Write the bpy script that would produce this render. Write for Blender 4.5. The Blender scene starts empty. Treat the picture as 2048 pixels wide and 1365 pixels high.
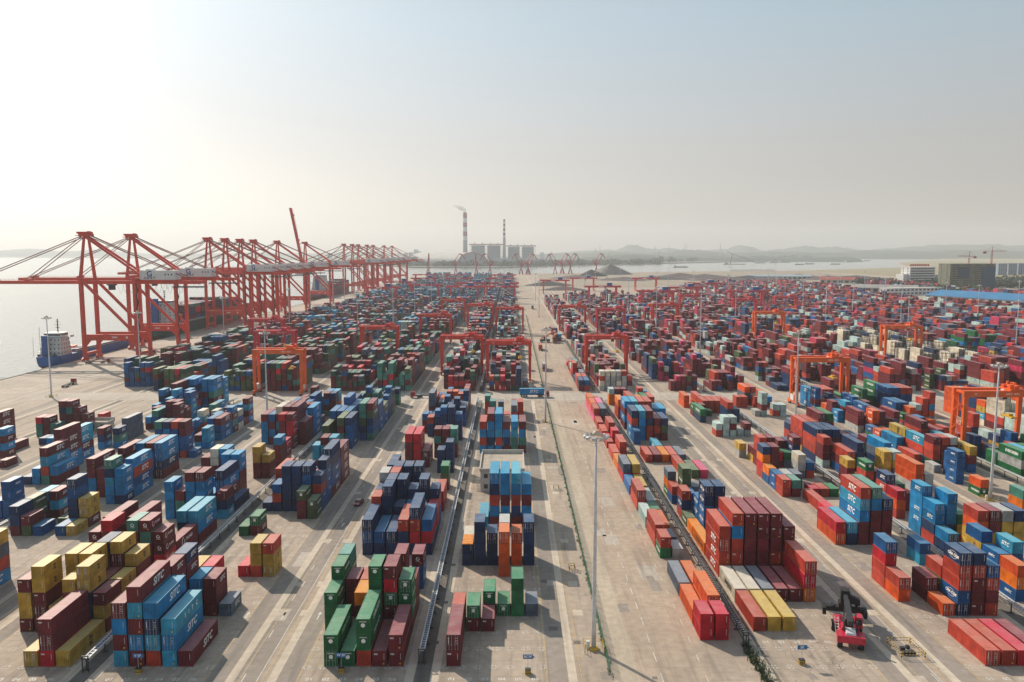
import bpy, bmesh, math, random
from mathutils import Vector, Matrix
from mathutils.bvhtree import BVHTree
import numpy as np

R = math.radians
scene = bpy.context.scene
COL = scene.collection

# ------------------------------------------------------------------ camera, world, sun, exposure
CAM_H = 72.0
cam_d = bpy.data.cameras.new('camera')
cam_d.sensor_width = 36.0
cam_d.lens = 1600.0 / 2048.0 * 36.0
cam_d.clip_start = 1.0
cam_d.clip_end = 60000.0
cam = bpy.data.objects.new('camera', cam_d)
COL.objects.link(cam)
cam.location = (0, 0, CAM_H)
cam.rotation_euler = (R(90.0 - 6.40), 0, R(-0.0716))
scene.camera = cam

SUN_EL, SUN_AZ = R(34.0), R(-39.0)            # azimuth from +Y towards +X
sun_dir = Vector((math.sin(SUN_AZ) * math.cos(SUN_EL), math.cos(SUN_AZ) * math.cos(SUN_EL), math.sin(SUN_EL)))
world = bpy.data.worlds.new('World')
scene.world = world
world.use_nodes = True
wn = world.node_tree.nodes
wl = world.node_tree.links
sky = wn.new('ShaderNodeTexSky')
sky.sky_type = 'NISHITA'
sky.sun_disc = False
sky.sun_elevation = SUN_EL
sky.sun_rotation = SUN_AZ
sky.altitude = 0
sky.air_density = 1.0
sky.dust_density = 2.0
sky.ozone_density = 1.6
bg = wn['Background']
bg.inputs['Strength'].default_value = 0.098
# a thin veil of humid cloud in front of the blue: beige at the horizon, pale blue higher up
wt = wn.new('ShaderNodeTexCoord'); wsep = wn.new('ShaderNodeSeparateXYZ'); wl.new(wt.outputs['Generated'], wsep.inputs[0])
wr_ = wn.new('ShaderNodeValToRGB')
for pos, c in ((0.0, (0.140, 0.116, 0.098)), (0.12, (0.128, 0.114, 0.098)), (0.26, (0.098, 0.148, 0.170)), (0.9, (0.08, 0.11, 0.14))):
    e = wr_.color_ramp.elements.new(pos) if pos not in (0.0,) else wr_.color_ramp.elements[0]
    e.position = pos; e.color = (*c, 1)
wr_.color_ramp.elements[-1].color = (0.07, 0.10, 0.13, 1)
wl.new(wsep.outputs['Z'], wr_.inputs['Fac'])
wcl = wn.new('ShaderNodeTexNoise'); wcl.inputs['Scale'].default_value = 2.2; wcl.inputs['Detail'].default_value = 5
wmp = wn.new('ShaderNodeMapping'); wmp.inputs['Scale'].default_value = (1, 1, 5); wl.new(wt.outputs['Generated'], wmp.inputs['Vector']); wl.new(wmp.outputs[0], wcl.inputs['Vector'])
wmr = wn.new('ShaderNodeMapRange'); wmr.inputs['To Min'].default_value = 15.6; wmr.inputs['To Max'].default_value = 18.0; wl.new(wcl.outputs['Fac'], wmr.inputs['Value'])
wv = wn.new('ShaderNodeVectorMath'); wv.operation = 'SCALE'; wl.new(wr_.outputs['Color'], wv.inputs[0]); wl.new(wmr.outputs[0], wv.inputs['Scale'])
wsk = wn.new('ShaderNodeVectorMath'); wsk.operation = 'SCALE'; wsk.inputs['Scale'].default_value = 0.65; whs = wn.new('ShaderNodeHueSaturation'); whs.inputs['Saturation'].default_value = 0.42; wl.new(sky.outputs[0], whs.inputs['Color']); wl.new(whs.outputs['Color'], wsk.inputs[0])
wad = wn.new('ShaderNodeVectorMath'); wad.operation = 'ADD'; wl.new(wv.outputs[0], wad.inputs[0]); wl.new(wsk.outputs[0], wad.inputs[1])
wl.new(wad.outputs[0], bg.inputs['Color'])

sun_l = bpy.data.lights.new('sun', 'SUN')
sun_l.energy = 5.0
sun_l.angle = R(0.6)
sun_l.color = (1.0, 0.87, 0.70)
sun = bpy.data.objects.new('sun', sun_l)
COL.objects.link(sun)
sun.rotation_euler = (-sun_dir).to_track_quat('-Z', 'Y').to_euler()
sun.location = (0, 0, 300)

vs = scene.view_settings
vs.view_transform = 'Standard'
vs.look = 'None'
vs.exposure = 0.0
vs.gamma = 1.0
try:
    scene.cycles.use_denoising = True
    scene.cycles.max_bounces = 6
    scene.cycles.diffuse_bounces = 3
    scene.cycles.glossy_bounces = 2
    scene.cycles.transmission_bounces = 2
    scene.cycles.volume_bounces = 1
    scene.cycles.transparent_max_bounces = 12
    scene.cycles.volume_step_rate = 4.0
    scene.cycles.caustics_reflective = False
    scene.cycles.caustics_refractive = False
except Exception:
    pass
HAZE_DENSITY = 8.0e-5

# ------------------------------------------------------------------ helpers
def link(o, parent=None):
    COL.objects.link(o)
    if parent is not None:
        o.parent = parent
    return o

def tag(o, label=None, cat=None, group=None, kind=None):
    if label: o['label'] = label
    if cat: o['category'] = cat
    if group: o['group'] = group
    if kind: o['kind'] = kind
    return o

def empty(name, loc=(0, 0, 0), rz=0.0):
    o = bpy.data.objects.new(name, None)
    o.empty_display_size = 0.5
    link(o)
    o.location = loc
    o.rotation_euler = (0, 0, rz)
    return o

class MB:
    """collects shapes and links them as ONE mesh object"""
    def __init__(s):
        s.v, s.f, s.m = [], [], []
    def poly(s, pts, mi=0):
        b = len(s.v)
        s.v += [tuple(p) for p in pts]
        s.f.append(tuple(range(b, b + len(pts))))
        s.m.append(mi)
    def hexa(s, c, mi=0):
        """8 corners: bottom ring 0-3 counter-clockwise, top ring 4-7"""
        b = len(s.v)
        s.v += [tuple(p) for p in c]
        for q in ((3, 2, 1, 0), (4, 5, 6, 7), (0, 1, 5, 4), (1, 2, 6, 5), (2, 3, 7, 6), (3, 0, 4, 7)):
            s.f.append(tuple(b + i for i in q)); s.m.append(mi)
        return s
    def box(s, x0, x1, y0, y1, z0, z1, mi=0):
        return s.hexa([(x0, y0, z0), (x1, y0, z0), (x1, y1, z0), (x0, y1, z0),
                       (x0, y0, z1), (x1, y0, z1), (x1, y1, z1), (x0, y1, z1)], mi)
    def cbox(s, cx, cy, cz, sx, sy, sz, mi=0):
        return s.box(cx - sx / 2, cx + sx / 2, cy - sy / 2, cy + sy / 2, cz - sz / 2, cz + sz / 2, mi)
    def bar(s, p, q, w, h=None, mi=0, w2=None, h2=None):
        """box beam from p to q, w across, h the other way"""
        h = w if h is None else h
        w2 = w if w2 is None else w2
        h2 = h if h2 is None else h2
        p, q = Vector(p), Vector(q)
        d = (q - p).normalized()
        up = Vector((0, 0, 1)) if abs(d.z) < 0.95 else Vector((0, 1, 0))
        a = d.cross(up).normalized(); c = a.cross(d).normalized()
        def ring(o, ww, hh):
            return [o - a * ww / 2 - c * hh / 2, o + a * ww / 2 - c * hh / 2, o + a * ww / 2 + c * hh / 2, o - a * ww / 2 + c * hh / 2]
        r0, r1 = ring(p, w, h), ring(q, w2, h2)
        b = len(s.v)
        s.v += [tuple(x) for x in r0 + r1]
        for t in ((0, 1, 2, 3), (7, 6, 5, 4), (4, 5, 1, 0), (5, 6, 2, 1), (6, 7, 3, 2), (7, 4, 0, 3)):
            s.f.append(tuple(b + i for i in t)); s.m.append(mi)
        return s
    def tube(s, p, q, r, r2=None, n=8, mi=0, caps=True):
        r2 = r if r2 is None else r2
        p, q = Vector(p), Vector(q)
        d = (q - p).normalized()
        up = Vector((0, 0, 1)) if abs(d.z) < 0.95 else Vector((1, 0, 0))
        a = d.cross(up).normalized(); c = a.cross(d).normalized()
        b = len(s.v)
        for o, rr in ((p, r), (q, r2)):
            for i in range(n):
                t = 2 * math.pi * i / n
                s.v.append(tuple(o + a * rr * math.cos(t) + c * rr * math.sin(t)))
        for i in range(n):
            j = (i + 1) % n
            s.f.append((b + j, b + i, b + n + i, b + n + j)); s.m.append(mi)
        if caps:
            s.f.append(tuple(b + i for i in range(n))); s.m.append(mi)
            s.f.append(tuple(b + n + i for i in reversed(range(n)))); s.m.append(mi)
        return s
    def lathe(s, prof, c=(0, 0, 0), n=16, mi=0):
        """prof: (radius, z) from bottom to top"""
        b = len(s.v)
        for r, z in prof:
            for i in range(n):
                t = 2 * math.pi * i / n
                s.v.append((c[0] + r * math.cos(t), c[1] + r * math.sin(t), c[2] + z))
        for k in range(len(prof) - 1):
            for i in range(n):
                j = (i + 1) % n
                s.f.append((b + k * n + i, b + k * n + j, b + (k + 1) * n + j, b + (k + 1) * n + i)); s.m.append(mi)
        s.f.append(tuple(b + i for i in reversed(range(n)))); s.m.append(mi)
        k = len(prof) - 1
        s.f.append(tuple(b + k * n + i for i in range(n))); s.m.append(mi)
        return s
    def prism(s, outline, z0, z1, mi=0):
        """outline counter-clockwise in x, y"""
        n = len(outline); b = len(s.v)
        s.v += [(x, y, z0) for x, y in outline] + [(x, y, z1) for x, y in outline]
        s.f.append(tuple(b + i for i in reversed(range(n)))); s.m.append(mi)
        s.f.append(tuple(b + n + i for i in range(n))); s.m.append(mi)
        for i in range(n):
            j = (i + 1) % n
            s.f.append((b + i, b + j, b + n + j, b + n + i)); s.m.append(mi)
        return s
    def yprism(s, outline, y0, y1, mi=0):
        """outline in x, z, extruded along y"""
        n = len(outline); b = len(s.v)
        s.v += [(x, y0, z) for x, z in outline] + [(x, y1, z) for x, z in outline]
        s.f.append(tuple(b + i for i in range(n))); s.m.append(mi)
        s.f.append(tuple(b + n + i for i in reversed(range(n)))); s.m.append(mi)
        for i in range(n):
            j = (i + 1) % n
            s.f.append((b + j, b + i, b + n + i, b + n + j)); s.m.append(mi)
        return s
    def add_mesh(s, me, M, mi=0):
        b = len(s.v)
        s.v += [tuple(M @ v.co) for v in me.vertices]
        for p in me.polygons:
            s.f.append(tuple(b + i for i in p.vertices)); s.m.append(mi)
        return s
    def mesh(s, name, mats, smooth=False):
        me = bpy.data.meshes.new(name)
        me.from_pydata(s.v, [], s.f)
        for m in (mats if isinstance(mats, (list, tuple)) else [mats]):
            me.materials.append(m)
        me.polygons.foreach_set('material_index', s.m)
        if smooth:
            me.polygons.foreach_set('use_smooth', [True] * len(s.f))
        me.update()
        return me
    def build(s, name, mats, parent=None, smooth=False, loc=None):
        o = bpy.data.objects.new(name, s.mesh(name, mats, smooth))
        link(o, parent)
        if loc is not None: o.location = loc
        return o

def copy_tree(o, parent=None):
    c = o.copy()
    COL.objects.link(c)
    if parent is not None: c.parent = parent
    for ch in list(o.children):
        copy_tree(ch, c)
    return c

# ------------------------------------------------------------------ materials
def new_mat(name):
    m = bpy.data.materials.new(name)
    m.use_nodes = True
    return m, m.node_tree.nodes, m.node_tree.links, m.node_tree.nodes['Principled BSDF']

def noise_mix(n, l, vec, scale, lo, hi, c0, c1, detail=4, dist=0.0):
    t = n.new('ShaderNodeTexNoise'); t.inputs['Scale'].default_value = scale; t.inputs['Detail'].default_value = detail
    t.inputs['Distortion'].default_value = dist
    if vec is not None: l.new(vec, t.inputs['Vector'])
    r = n.new('ShaderNodeValToRGB')
    r.color_ramp.elements[0].position = lo; r.color_ramp.elements[1].position = hi
    r.color_ramp.elements[0].color = (*c0, 1); r.color_ramp.elements[1].color = (*c1, 1)
    l.new(t.outputs['Fac'], r.inputs['Fac'])
    return r.outputs['Color']

def mixc(n, l, fac, a, b, mode='MIX'):
    m = n.new('ShaderNodeMix'); m.data_type = 'RGBA'; m.blend_type = mode
    for s, v in ((0, fac), (6, a), (7, b)):
        if hasattr(v, 'is_output'): l.new(v, m.inputs[s])
        elif s == 0: m.inputs[s].default_value = v
        else: m.inputs[s].default_value = (*v, 1)
    return m.outputs[2]

def simple(name, col, rough=0.6, metal=0.0, var=0.25, scale=0.6, spec=0.5):
    """paint with worn, slightly uneven colour"""
    m, n, l, b = new_mat(name)
    tc = n.new('ShaderNodeTexCoord')
    d = tuple(c * (1 - var) for c in col); u = tuple(min(1, c * (1 + var * 0.5)) for c in col)
    c = noise_mix(n, l, tc.outputs['Object'], scale, 0.3, 0.7, d, u, 5)
    l.new(c, b.inputs['Base Color'])
    b.inputs['Roughness'].default_value = rough
    b.inputs['Metallic'].default_value = metal
    b.inputs['Specular IOR Level'].default_value = spec
    return m

def container_mat(name, attr):
    m, n, l, b = new_mat(name)
    if attr:
        a = n.new('ShaderNodeVertexColor'); a.layer_name = 'paint'; base = a.outputs['Color']
        tc = n.new('ShaderNodeTexCoord'); vec = tc.outputs['Object']
    else:
        oi = n.new('ShaderNodeObjectInfo'); base = oi.outputs['Color']
        tc = n.new('ShaderNodeTexCoord')
        ad = n.new('ShaderNodeVectorMath'); ad.operation = 'ADD'
        sc = n.new('ShaderNodeVectorMath'); sc.operation = 'SCALE'; sc.inputs[0].default_value = (91.0, 57.0, 33.0)
        l.new(oi.outputs['Random'], sc.inputs['Scale'])
        l.new(tc.outputs['Object'], ad.inputs[0]); l.new(sc.outputs[0], ad.inputs[1])
        vec = ad.outputs[0]
    # sun-bleached patches
    t = noise_mix(n, l, vec, 0.5, 0.35, 0.7, (0.66, 0.66, 0.66), (1.16, 1.16, 1.16), 6)
    c = mixc(n, l, 1.0, base, t, 'MULTIPLY')
    # rust and grime streaks that run down the walls
    mp = n.new('ShaderNodeMapping'); mp.inputs['Scale'].default_value = (1.6, 1.6, 0.22)
    l.new(vec, mp.inputs['Vector'])
    st = noise_mix(n, l, mp.outputs[0], 1.5, 0.60, 0.78, (0, 0, 0), (1, 1, 1), 6)
    mu = n.new('ShaderNodeMath'); mu.operation = 'MULTIPLY'; mu.inputs[1].default_value = 0.58
    l.new(st, mu.inputs[0])
    c = mixc(n, l, mu.outputs[0], c, (0.11, 0.055, 0.035))
    # dust lying on the roof
    g = n.new('ShaderNodeNewGeometry')
    sx = n.new('ShaderNodeSeparateXYZ'); l.new(g.outputs['Normal'], sx.inputs[0])
    up = n.new('ShaderNodeMapRange'); up.inputs['From Min'].default_value = 0.6; up.inputs['From Max'].default_value = 0.95
    l.new(sx.outputs['Z'], up.inputs['Value'])
    # roofs: paint chalked and faded by the sun, some dust on top
    ga = n.new('ShaderNodeGamma'); ga.inputs['Gamma'].default_value = 0.55; l.new(base, ga.inputs['Color'])
    lo, hi = (0.30, 0.65) if attr else (0.50, 0.92)
    fd = noise_mix(n, l, vec, 0.8, 0.25, 0.7, (lo, lo, lo), (hi, hi, hi), 6, 0.8)
    mu2 = n.new('ShaderNodeMath'); mu2.operation = 'MULTIPLY'
    l.new(up.outputs[0], mu2.inputs[0]); l.new(fd, mu2.inputs[1])
    c = mixc(n, l, mu2.outputs[0], c, ga.outputs['Color'])
    dn = noise_mix(n, l, vec, 0.35, 0.35, 0.75, (0.04, 0.04, 0.04), (0.30, 0.30, 0.30), 6, 0.6)
    mu3 = n.new('ShaderNodeMath'); mu3.operation = 'MULTIPLY'
    l.new(up.outputs[0], mu3.inputs[0]); l.new(dn, mu3.inputs[1])
    c = mixc(n, l, mu3.outputs[0], c, (0.50, 0.44, 0.38))
    # dark scuffs where spreaders have landed
    sc_ = noise_mix(n, l, vec, 0.55, 0.68, 0.76, (0, 0, 0), (1, 1, 1), 4, 1.5)
    mu4 = n.new('ShaderNodeMath'); mu4.operation = 'MULTIPLY'
    l.new(up.outputs[0], mu4.inputs[0]); l.new(sc_, mu4.inputs[1])
    mu5 = n.new('ShaderNodeMath'); mu5.operation = 'MULTIPLY'; mu5.inputs[1].default_value = 0.45; l.new(mu4.outputs[0], mu5.inputs[0])
    c = mixc(n, l, mu5.outputs[0], c, (0.10, 0.075, 0.065))
    l.new(c, b.inputs['Base Color'])
    b.inputs['Roughness'].default_value = 0.5
    b.inputs['Specular IOR Level'].default_value = 0.3
    return m

M_PAINT = container_mat('container_paint', False)
M_MASS = container_mat('container_paint_far', True)
M_WHITE = simple('white_lettering', (0.88, 0.88, 0.86), 0.6, var=0.06)
M_DARKTXT = simple('dark_lettering', (0.03, 0.035, 0.05), 0.6)
M_STEEL = simple('galvanised_steel', (0.45, 0.46, 0.47), 0.45, 0.3)
M_LSTEEL = simple('pale_steel', (0.62, 0.64, 0.66), 0.5, 0.0)
M_DARK = simple('dark_steel', (0.035, 0.037, 0.042), 0.55)
M_BLACK = simple('tyre_rubber', (0.018, 0.018, 0.019), 0.85)
M_ORANGE = simple('crane_orange', (0.82, 0.125, 0.012), 0.45, var=0.2, scale=0.25)
M_RED = simple('crane_red', (0.72, 0.048, 0.026), 0.5, var=0.22, scale=0.2)
M_CRIMSON = simple('crane_crimson', (0.68, 0.036, 0.056), 0.5, var=0.2, scale=0.2)
M_STS = simple('quay_crane_red', (0.66, 0.050, 0.020), 0.5, var=0.22, scale=0.12)
M_YELLOW = simple('safety_yellow', (0.66, 0.40, 0.03), 0.5)
M_BLUE = simple('blue_paint', (0.02, 0.10, 0.33), 0.45)
M_CABIN = simple('white_cabin', (0.72, 0.72, 0.70), 0.5, var=0.15, scale=0.4)
M_GLASS = simple('window_glass', (0.03, 0.04, 0.05), 0.08)
M_CONC = simple('concrete_wall', (0.42, 0.39, 0.35), 0.85)
M_TRUCKRED = simple('truck_red', (0.42, 0.02, 0.03), 0.35)
M_MAROON = simple('jib_crane_maroon', (0.38, 0.036, 0.055), 0.5)
M_LENS = simple('lamp_lens', (0.55, 0.57, 0.58), 0.15)
M_STAY = simple('crane_stay_brown', (0.22, 0.045, 0.03), 0.6)
M_SIGNBLUE = simple('sign_blue', (0.015, 0.16, 0.42), 0.4)
# ------------------------------------------------------------------ ground, quay, water
def ground_mat(name, c0, c1, stain, slab=None, rough=0.88):
    m, n, l, b = new_mat(name)
    tc = n.new('ShaderNodeTexCoord'); v = tc.outputs['Object']
    big = noise_mix(n, l, v, 0.035, 0.32, 0.68, c0, c1, 6, 0.4)
    fine = noise_mix(n, l, v, 0.6, 0.3, 0.7, (0.86, 0.86, 0.86), (1.10, 1.10, 1.10), 8)
    c = mixc(n, l, 1.0, big, fine, 'MULTIPLY')
    # tyre and oil stains drawn out along the lanes
    mp = n.new('ShaderNodeMapping'); mp.inputs['Scale'].default_value = (0.55, 0.035, 1)
    l.new(v, mp.inputs['Vector'])
    st = noise_mix(n, l, mp.outputs[0], 1.0, 0.52, 0.80, (0, 0, 0), (1, 1, 1), 7, 0.3)
    mu = n.new('ShaderNodeMath'); mu.operation = 'MULTIPLY'; mu.inputs[1].default_value = 0.8
    l.new(st, mu.inputs[0])
    c = mixc(n, l, mu.outputs[0], c, stain)
    sp = noise_mix(n, l, v, 0.9, 0.66, 0.74, (0, 0, 0), (1, 1, 1), 3, 1.0)
    mu = n.new('ShaderNodeMath'); mu.operation = 'MULTIPLY'; mu.inputs[1].default_value = 0.42
    l.new(sp, mu.inputs[0])
    c = mixc(n, l, mu.outputs[0], c, tuple(s * 0.6 for s in stain))
    if slab:
        br = n.new('ShaderNodeTexBrick')
        br.offset = 0.0
        br.inputs['Color1'].default_value = (1, 1, 1, 1); br.inputs['Color2'].default_value = (0.90, 0.90, 0.90, 1)
        br.inputs['Mortar'].default_value = (0.62, 0.60, 0.58, 1)
        br.inputs['Scale'].default_value = 1.0
        br.inputs['Mortar Size'].default_value = 0.03
        br.inputs['Mortar Smooth'].default_value = 0.3
        br.inputs['Bias'].default_value = 0.0
        br.inputs['Brick Width'].default_value = slab[0]; br.inputs['Row Height'].default_value = slab[1]
        l.new(v, br.inputs['Vector'])
        c = mixc(n, l, 1.0, c, br.outputs['Color'], 'MULTIPLY')
    l.new(c, b.inputs['Base Color'])
    b.inputs['Roughness'].default_value = rough
    b.inputs['Specular IOR Level'].default_value = 0.3
    return m

M_YARD = ground_mat('yard_paving', (0.385, 0.315, 0.255), (0.475, 0.395, 0.320), (0.17, 0.145, 0.125), slab=(5.66, 6.45))
M_LANE = ground_mat('lane_asphalt', (0.265, 0.228, 0.200), (0.345, 0.300, 0.262), (0.15, 0.135, 0.12))
M_RAILBED = ground_mat('rail_strip', (0.13, 0.12, 0.11), (0.215, 0.195, 0.175), (0.085, 0.08, 0.075))
M_ROAD = ground_mat('concrete_road', (0.405, 0.325, 0.255), (0.495, 0.400, 0.315), (0.24, 0.195, 0.165), slab=(4.5, 6.0))
M_RUNWAY = ground_mat('runway_concrete', (0.52, 0.44, 0.355), (0.61, 0.53, 0.43), (0.32, 0.28, 0.235))
M_APRON = ground_mat('quay_apron', (0.42, 0.36, 0.30), (0.52, 0.45, 0.375), (0.23, 0.20, 0.18), slab=(6, 6))
M_CROSS = ground_mat('cross_road', (0.42, 0.37, 0.32), (0.51, 0.455, 0.39), (0.25, 0.22, 0.195))
M_SANDY = ground_mat('sandy_strip', (0.43, 0.36, 0.28), (0.52, 0.44, 0.345), (0.33, 0.28, 0.22))
M_LINEW = simple('road_white', (0.66, 0.64, 0.60), 0.7, var=0.35, scale=1.5)
M_LINEY = simple('road_yellow', (0.56, 0.38, 0.14), 0.7, var=0.35, scale=1.5)

QUAY_X = -287.0
land = [(QUAY_X, -250), (9500, -250), (9500, 10200), (5800, 10000), (4450, 8200), (2400, 5000), (1800, 3650), (1097, 3030), (560, 2850), (80, 2620), (QUAY_X, 2560)]
mb = MB(); mb.prism(land, -6.0, 0.0)
tag(mb.build('ground', M_YARD), kind='structure')

def sheet(name, rects, mat, z):
    mb = MB()
    for x0, x1, y0, y1 in rects:
        mb.poly([(x0, y0, z), (x1, y0, z), (x1, y1, z), (x0, y1, z)])
    return tag(mb.build(name, mat), kind='structure')

BLOCKS = {'L6': (-209.4, 2.83, 1), 'L5': (-185.3, 2.83, 0), 'L4': (-151.4, 2.83, 1), 'L3': (-127.3, 2.83, 0), 'L2': (-93.4, 2.83, 1), 'L1': (-69.2, 2.83, 0),
          'A': (-35.4, 2.83, 1), 'B': (-11.26, 2.83, 0), 'C': (35.2, 2.83, 0), 'D': (46.1, 2.86, 0), 'E': (80.0, 2.83, 1), 'F': (104.2, 2.83, 0), 'G': (138.2, 2.83, 1), 'H': (162.4, 2.83, 0),
          'I': (196.3, 2.83, 1), 'J': (220.5, 2.83, 0), 'K': (254.4, 2.83, 1), 'L': (278.6, 2.83, 0), 'M': (312.5, 2.83, 1), 'N': (336.7, 2.83, 0), 'O': (370.6, 2.83, 1), 'P': (394.8, 2.83, 0),
          'Q': (428.7, 2.83, 1), 'R': (452.9, 2.83, 0), 'S': (486.8, 2.83, 1), 'T': (511.0, 2.83, 0)}
Y0, PB = 132.4, 6.45

sheet('apron', [(QUAY_X + 0.6, -236, -200, 2500)], M_APRON, 0.004)
sheet('cross_road', [(-236, 520, 383.5, 404.5), (-236, 520, 640, 655), (-236, 560, 1105, 1125)], M_CROSS, 0.012)
roads, lanes, beds, runs, yel, wht = [], [], [], [], [], []
for b, (x0, p, left) in BLOCKS.items():
    for ya, yb in ((90, 383), (405, 2400)):
        if b == 'C': continue
        w = 17.2
        # rubber-tyred crane runways on both sides of a block
        if left:   rl, rr = x0 - 5.0, x0 + 18.1
        else:      rl, rr = x0 - 1.75, x0 + 21.75
        for r in (rl, rr):
            runs.append((r - 0.75, r + 0.75, ya, yb))
        if left:
            lanes.append((rl + 0.75, x0 - 0.9, ya, yb)); yel.append((x0 - 0.85, x0 - 0.72, ya, yb)); yel.append((rl - 1.6, rl - 1.48, ya, yb))
            lanes.append((rl - 7.2, rl - 2.6, ya, yb)); wht.append((rl - 2.55, rl - 2.43, ya, yb))
            beds.append((x0 + 18.95, x0 + 21.6, ya, yb))
        else:
            lanes.append((x0 + 17.6, rr - 0.75, ya, yb)); yel.append((x0 + 17.3, x0 + 17.43, ya, yb)); yel.append((rr + 1.48, rr + 1.6, ya, yb))
sheet('rail_strip', beds, M_RAILBED, 0.004)
sheet('lane', lanes, M_LANE, 0.004)
sheet('runway', runs, M_RUNWAY, 0.008)
sheet('road', [(17.4, 34.6, 90, 383), (17.4, 34.6, 405, 1050)], M_ROAD, 0.004)
sheet('sandy_strip', [(17.4, 21.8, 90, 380), (34.7, 41.6, 90, 127.5)], M_SANDY, 0.008)
sheet('verge', [(43.2, 45.6, 90, 383)], M_RAILBED, 0.004)
# painted lines
for y in range(92, 380, 7):
    wht.append((25.6, 25.75, y, y + 3.2)); wht.append((33.2, 33.32, y, y + 2.4))
for xa in (-45.5, 72.0):
    for y in range(95, 380, 16): wht.append((xa, xa + 0.16, y, y + 3.0))
sheet('yellow_lines', yel, M_LINEY, 0.012)
sheet('white_lines', wht, M_LINEW, 0.012)
# crane turning pads across the runways
pads = []
for xs in (-47.0, -42.2, 66.0, 71.4, 12.4):
    for y in (152, 166, 192, 232, 270, 320, 360):
        pads.append((xs, xs + 2.0, y, y + 2.6))
sheet('turning_pads', pads, M_RUNWAY, 0.016)
# container slot corner marks and slot numbers
mk = MB()
def corner(x, y, z=0.016):
    for sx in (-1, 1):
        for sy in (-1, 1):
            a, c = x + sx * 0.22, y + sy * 0.22
            mk.poly([(min(a, a + sx * .6), min(c, c + sy * .12), z), (max(a, a + sx * .6), min(c, c + sy * .12), z), (max(a, a + sx * .6), max(c, c + sy * .12), z), (min(a, a + sx * .6), max(c, c + sy * .12), z)])
            mk.poly([(min(a, a + sx * .12), min(c + sy * .12, c + sy * .5), z), (max(a, a + sx * .12), min(c + sy * .12, c + sy * .5), z), (max(a, a + sx * .12), max(c + sy * .12, c + sy * .5), z), (min(a, a + sx * .12), max(c + sy * .12, c + sy * .5), z)])
for b in ('L3', 'L2', 'L1', 'A', 'B', 'D', 'E', 'F'):
    x0, p, _ = BLOCKS[b]
    for k in range(7):
        for bay in list(range(-1, 24)):
            y = Y0 + bay * PB - 0.2
            if y < 100: continue
            corner(x0 + k * p - 0.2, y)
tag(mk.build('slot_marks', M_LINEW), kind='structure')

def text_mesh(s, size=1.0, bold=0.0, shear=0.0, space=1.0, depth=0.0):
    """flat text, centred, in the x-y plane, as a mesh"""
    cu = bpy.data.curves.new('text', 'FONT')
    cu.body = s; cu.size = size; cu.offset = bold; cu.shear = shear; cu.space_character = space
    cu.align_x = 'CENTER'; cu.align_y = 'CENTER'; cu.extrude = depth; cu.resolution_u = 2
    o = bpy.data.objects.new('text', cu); COL.objects.link(o)
    bpy.context.view_layer.update()
    dg = bpy.context.evaluated_depsgraph_get()
    me = bpy.data.meshes.new_from_object(o.evaluated_get(dg))
    bpy.data.objects.remove(o); bpy.data.curves.remove(cu)
    return me

nb = MB()
digits = {i: text_mesh('%02d' % i, 1.3, 0.02) for i in range(1, 7)}
for b in ('L2', 'L1', 'A', 'B', 'D', 'E'):
    x0, p, _ = BLOCKS[b]
    yf = Y0 + (2 if b == 'D' else 0) * PB
    for k in range(6):
        nb.add_mesh(digits[k + 1], Matrix.Translation((x0 + k * p + 1.2, yf - 4.2, 0.016)))
arrow = [(-.12, -1.6), (.12, -1.6), (.12, .6), (.4, .6), (0, 1.8), (-.4, .6), (-.12, .6)]
for x, y in ((-45.2, 152), (-38.2, 152), (-52.5, 152), (70.5, 150), (-44.5, 205), (-38, 215)):
    nb.poly([(x + a, y + c, 0.016) for a, c in arrow])
tag(nb.build('slot_numbers', M_LINEW), kind='structure')

# drain covers and manholes set into the paving
mh = MB()
for x, y, s in ((8.1, 146.5, 1.7), (12.2, 141, 1.3), (-14.0, 141, 1.2), (-13.6, 158, 1.2), (13.8, 139.5, 1.0), (70.9, 136.5, 1.4), (-13.4, 178, 1.2), (7.2, 168.6, 1.4), (24.4, 128.6, 0.9)):
    mh.poly([(x - s / 2, y - s / 2, 0.020), (x + s / 2, y - s / 2, 0.020), (x + s / 2, y + s / 2, 0.020), (x - s / 2, y + s / 2, 0.020)])
tag(mh.build('drain_covers', M_RAILBED), kind='structure')

# water
def water_mat():
    m, n, l, b = new_mat('water_surface')
    tc = n.new('ShaderNodeTexCoord')
    b.inputs['Base Color'].default_value = (0.30, 0.31, 0.285, 1)
    b.inputs['Roughness'].default_value = 0.16
    b.inputs['IOR'].default_value = 1.33
    mp = n.new('ShaderNodeMapping'); mp.inputs['Scale'].default_value = (1, 0.55, 1); l.new(tc.outputs['Object'], mp.inputs['Vector'])
    t1 = n.new('ShaderNodeTexNoise'); t1.inputs['Scale'].default_value = 0.16; t1.inputs['Detail'].default_value = 6
    t2 = n.new('ShaderNodeTexNoise'); t2.inputs['Scale'].default_value = 0.9; t2.inputs['Detail'].default_value = 3
    l.new(mp.outputs[0], t1.inputs['Vector']); l.new(mp.outputs[0], t2.inputs['Vector'])
    ad = n.new('ShaderNodeMath'); ad.operation = 'MULTIPLY_ADD'; ad.inputs[1].default_value = 0.3
    l.new(t2.outputs['Fac'], ad.inputs[0]); l.new(t1.outputs['Fac'], ad.inputs[2])
    bp = n.new('ShaderNodeBump'); bp.inputs['Strength'].default_value = 0.9; bp.inputs['Distance'].default_value = 1.1
    l.new(ad.outputs[0], bp.inputs['Height'])
    l.new(bp.outputs[0], b.inputs['Normal'])
    return m
mb = MB(); mb.poly([(-14000, -400, -3.2), (14000, -400, -3.2), (14000, 13500, -3.2), (-14000, 13500, -3.2)])
tag(mb.build('water', water_mat()), kind='structure')
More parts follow.
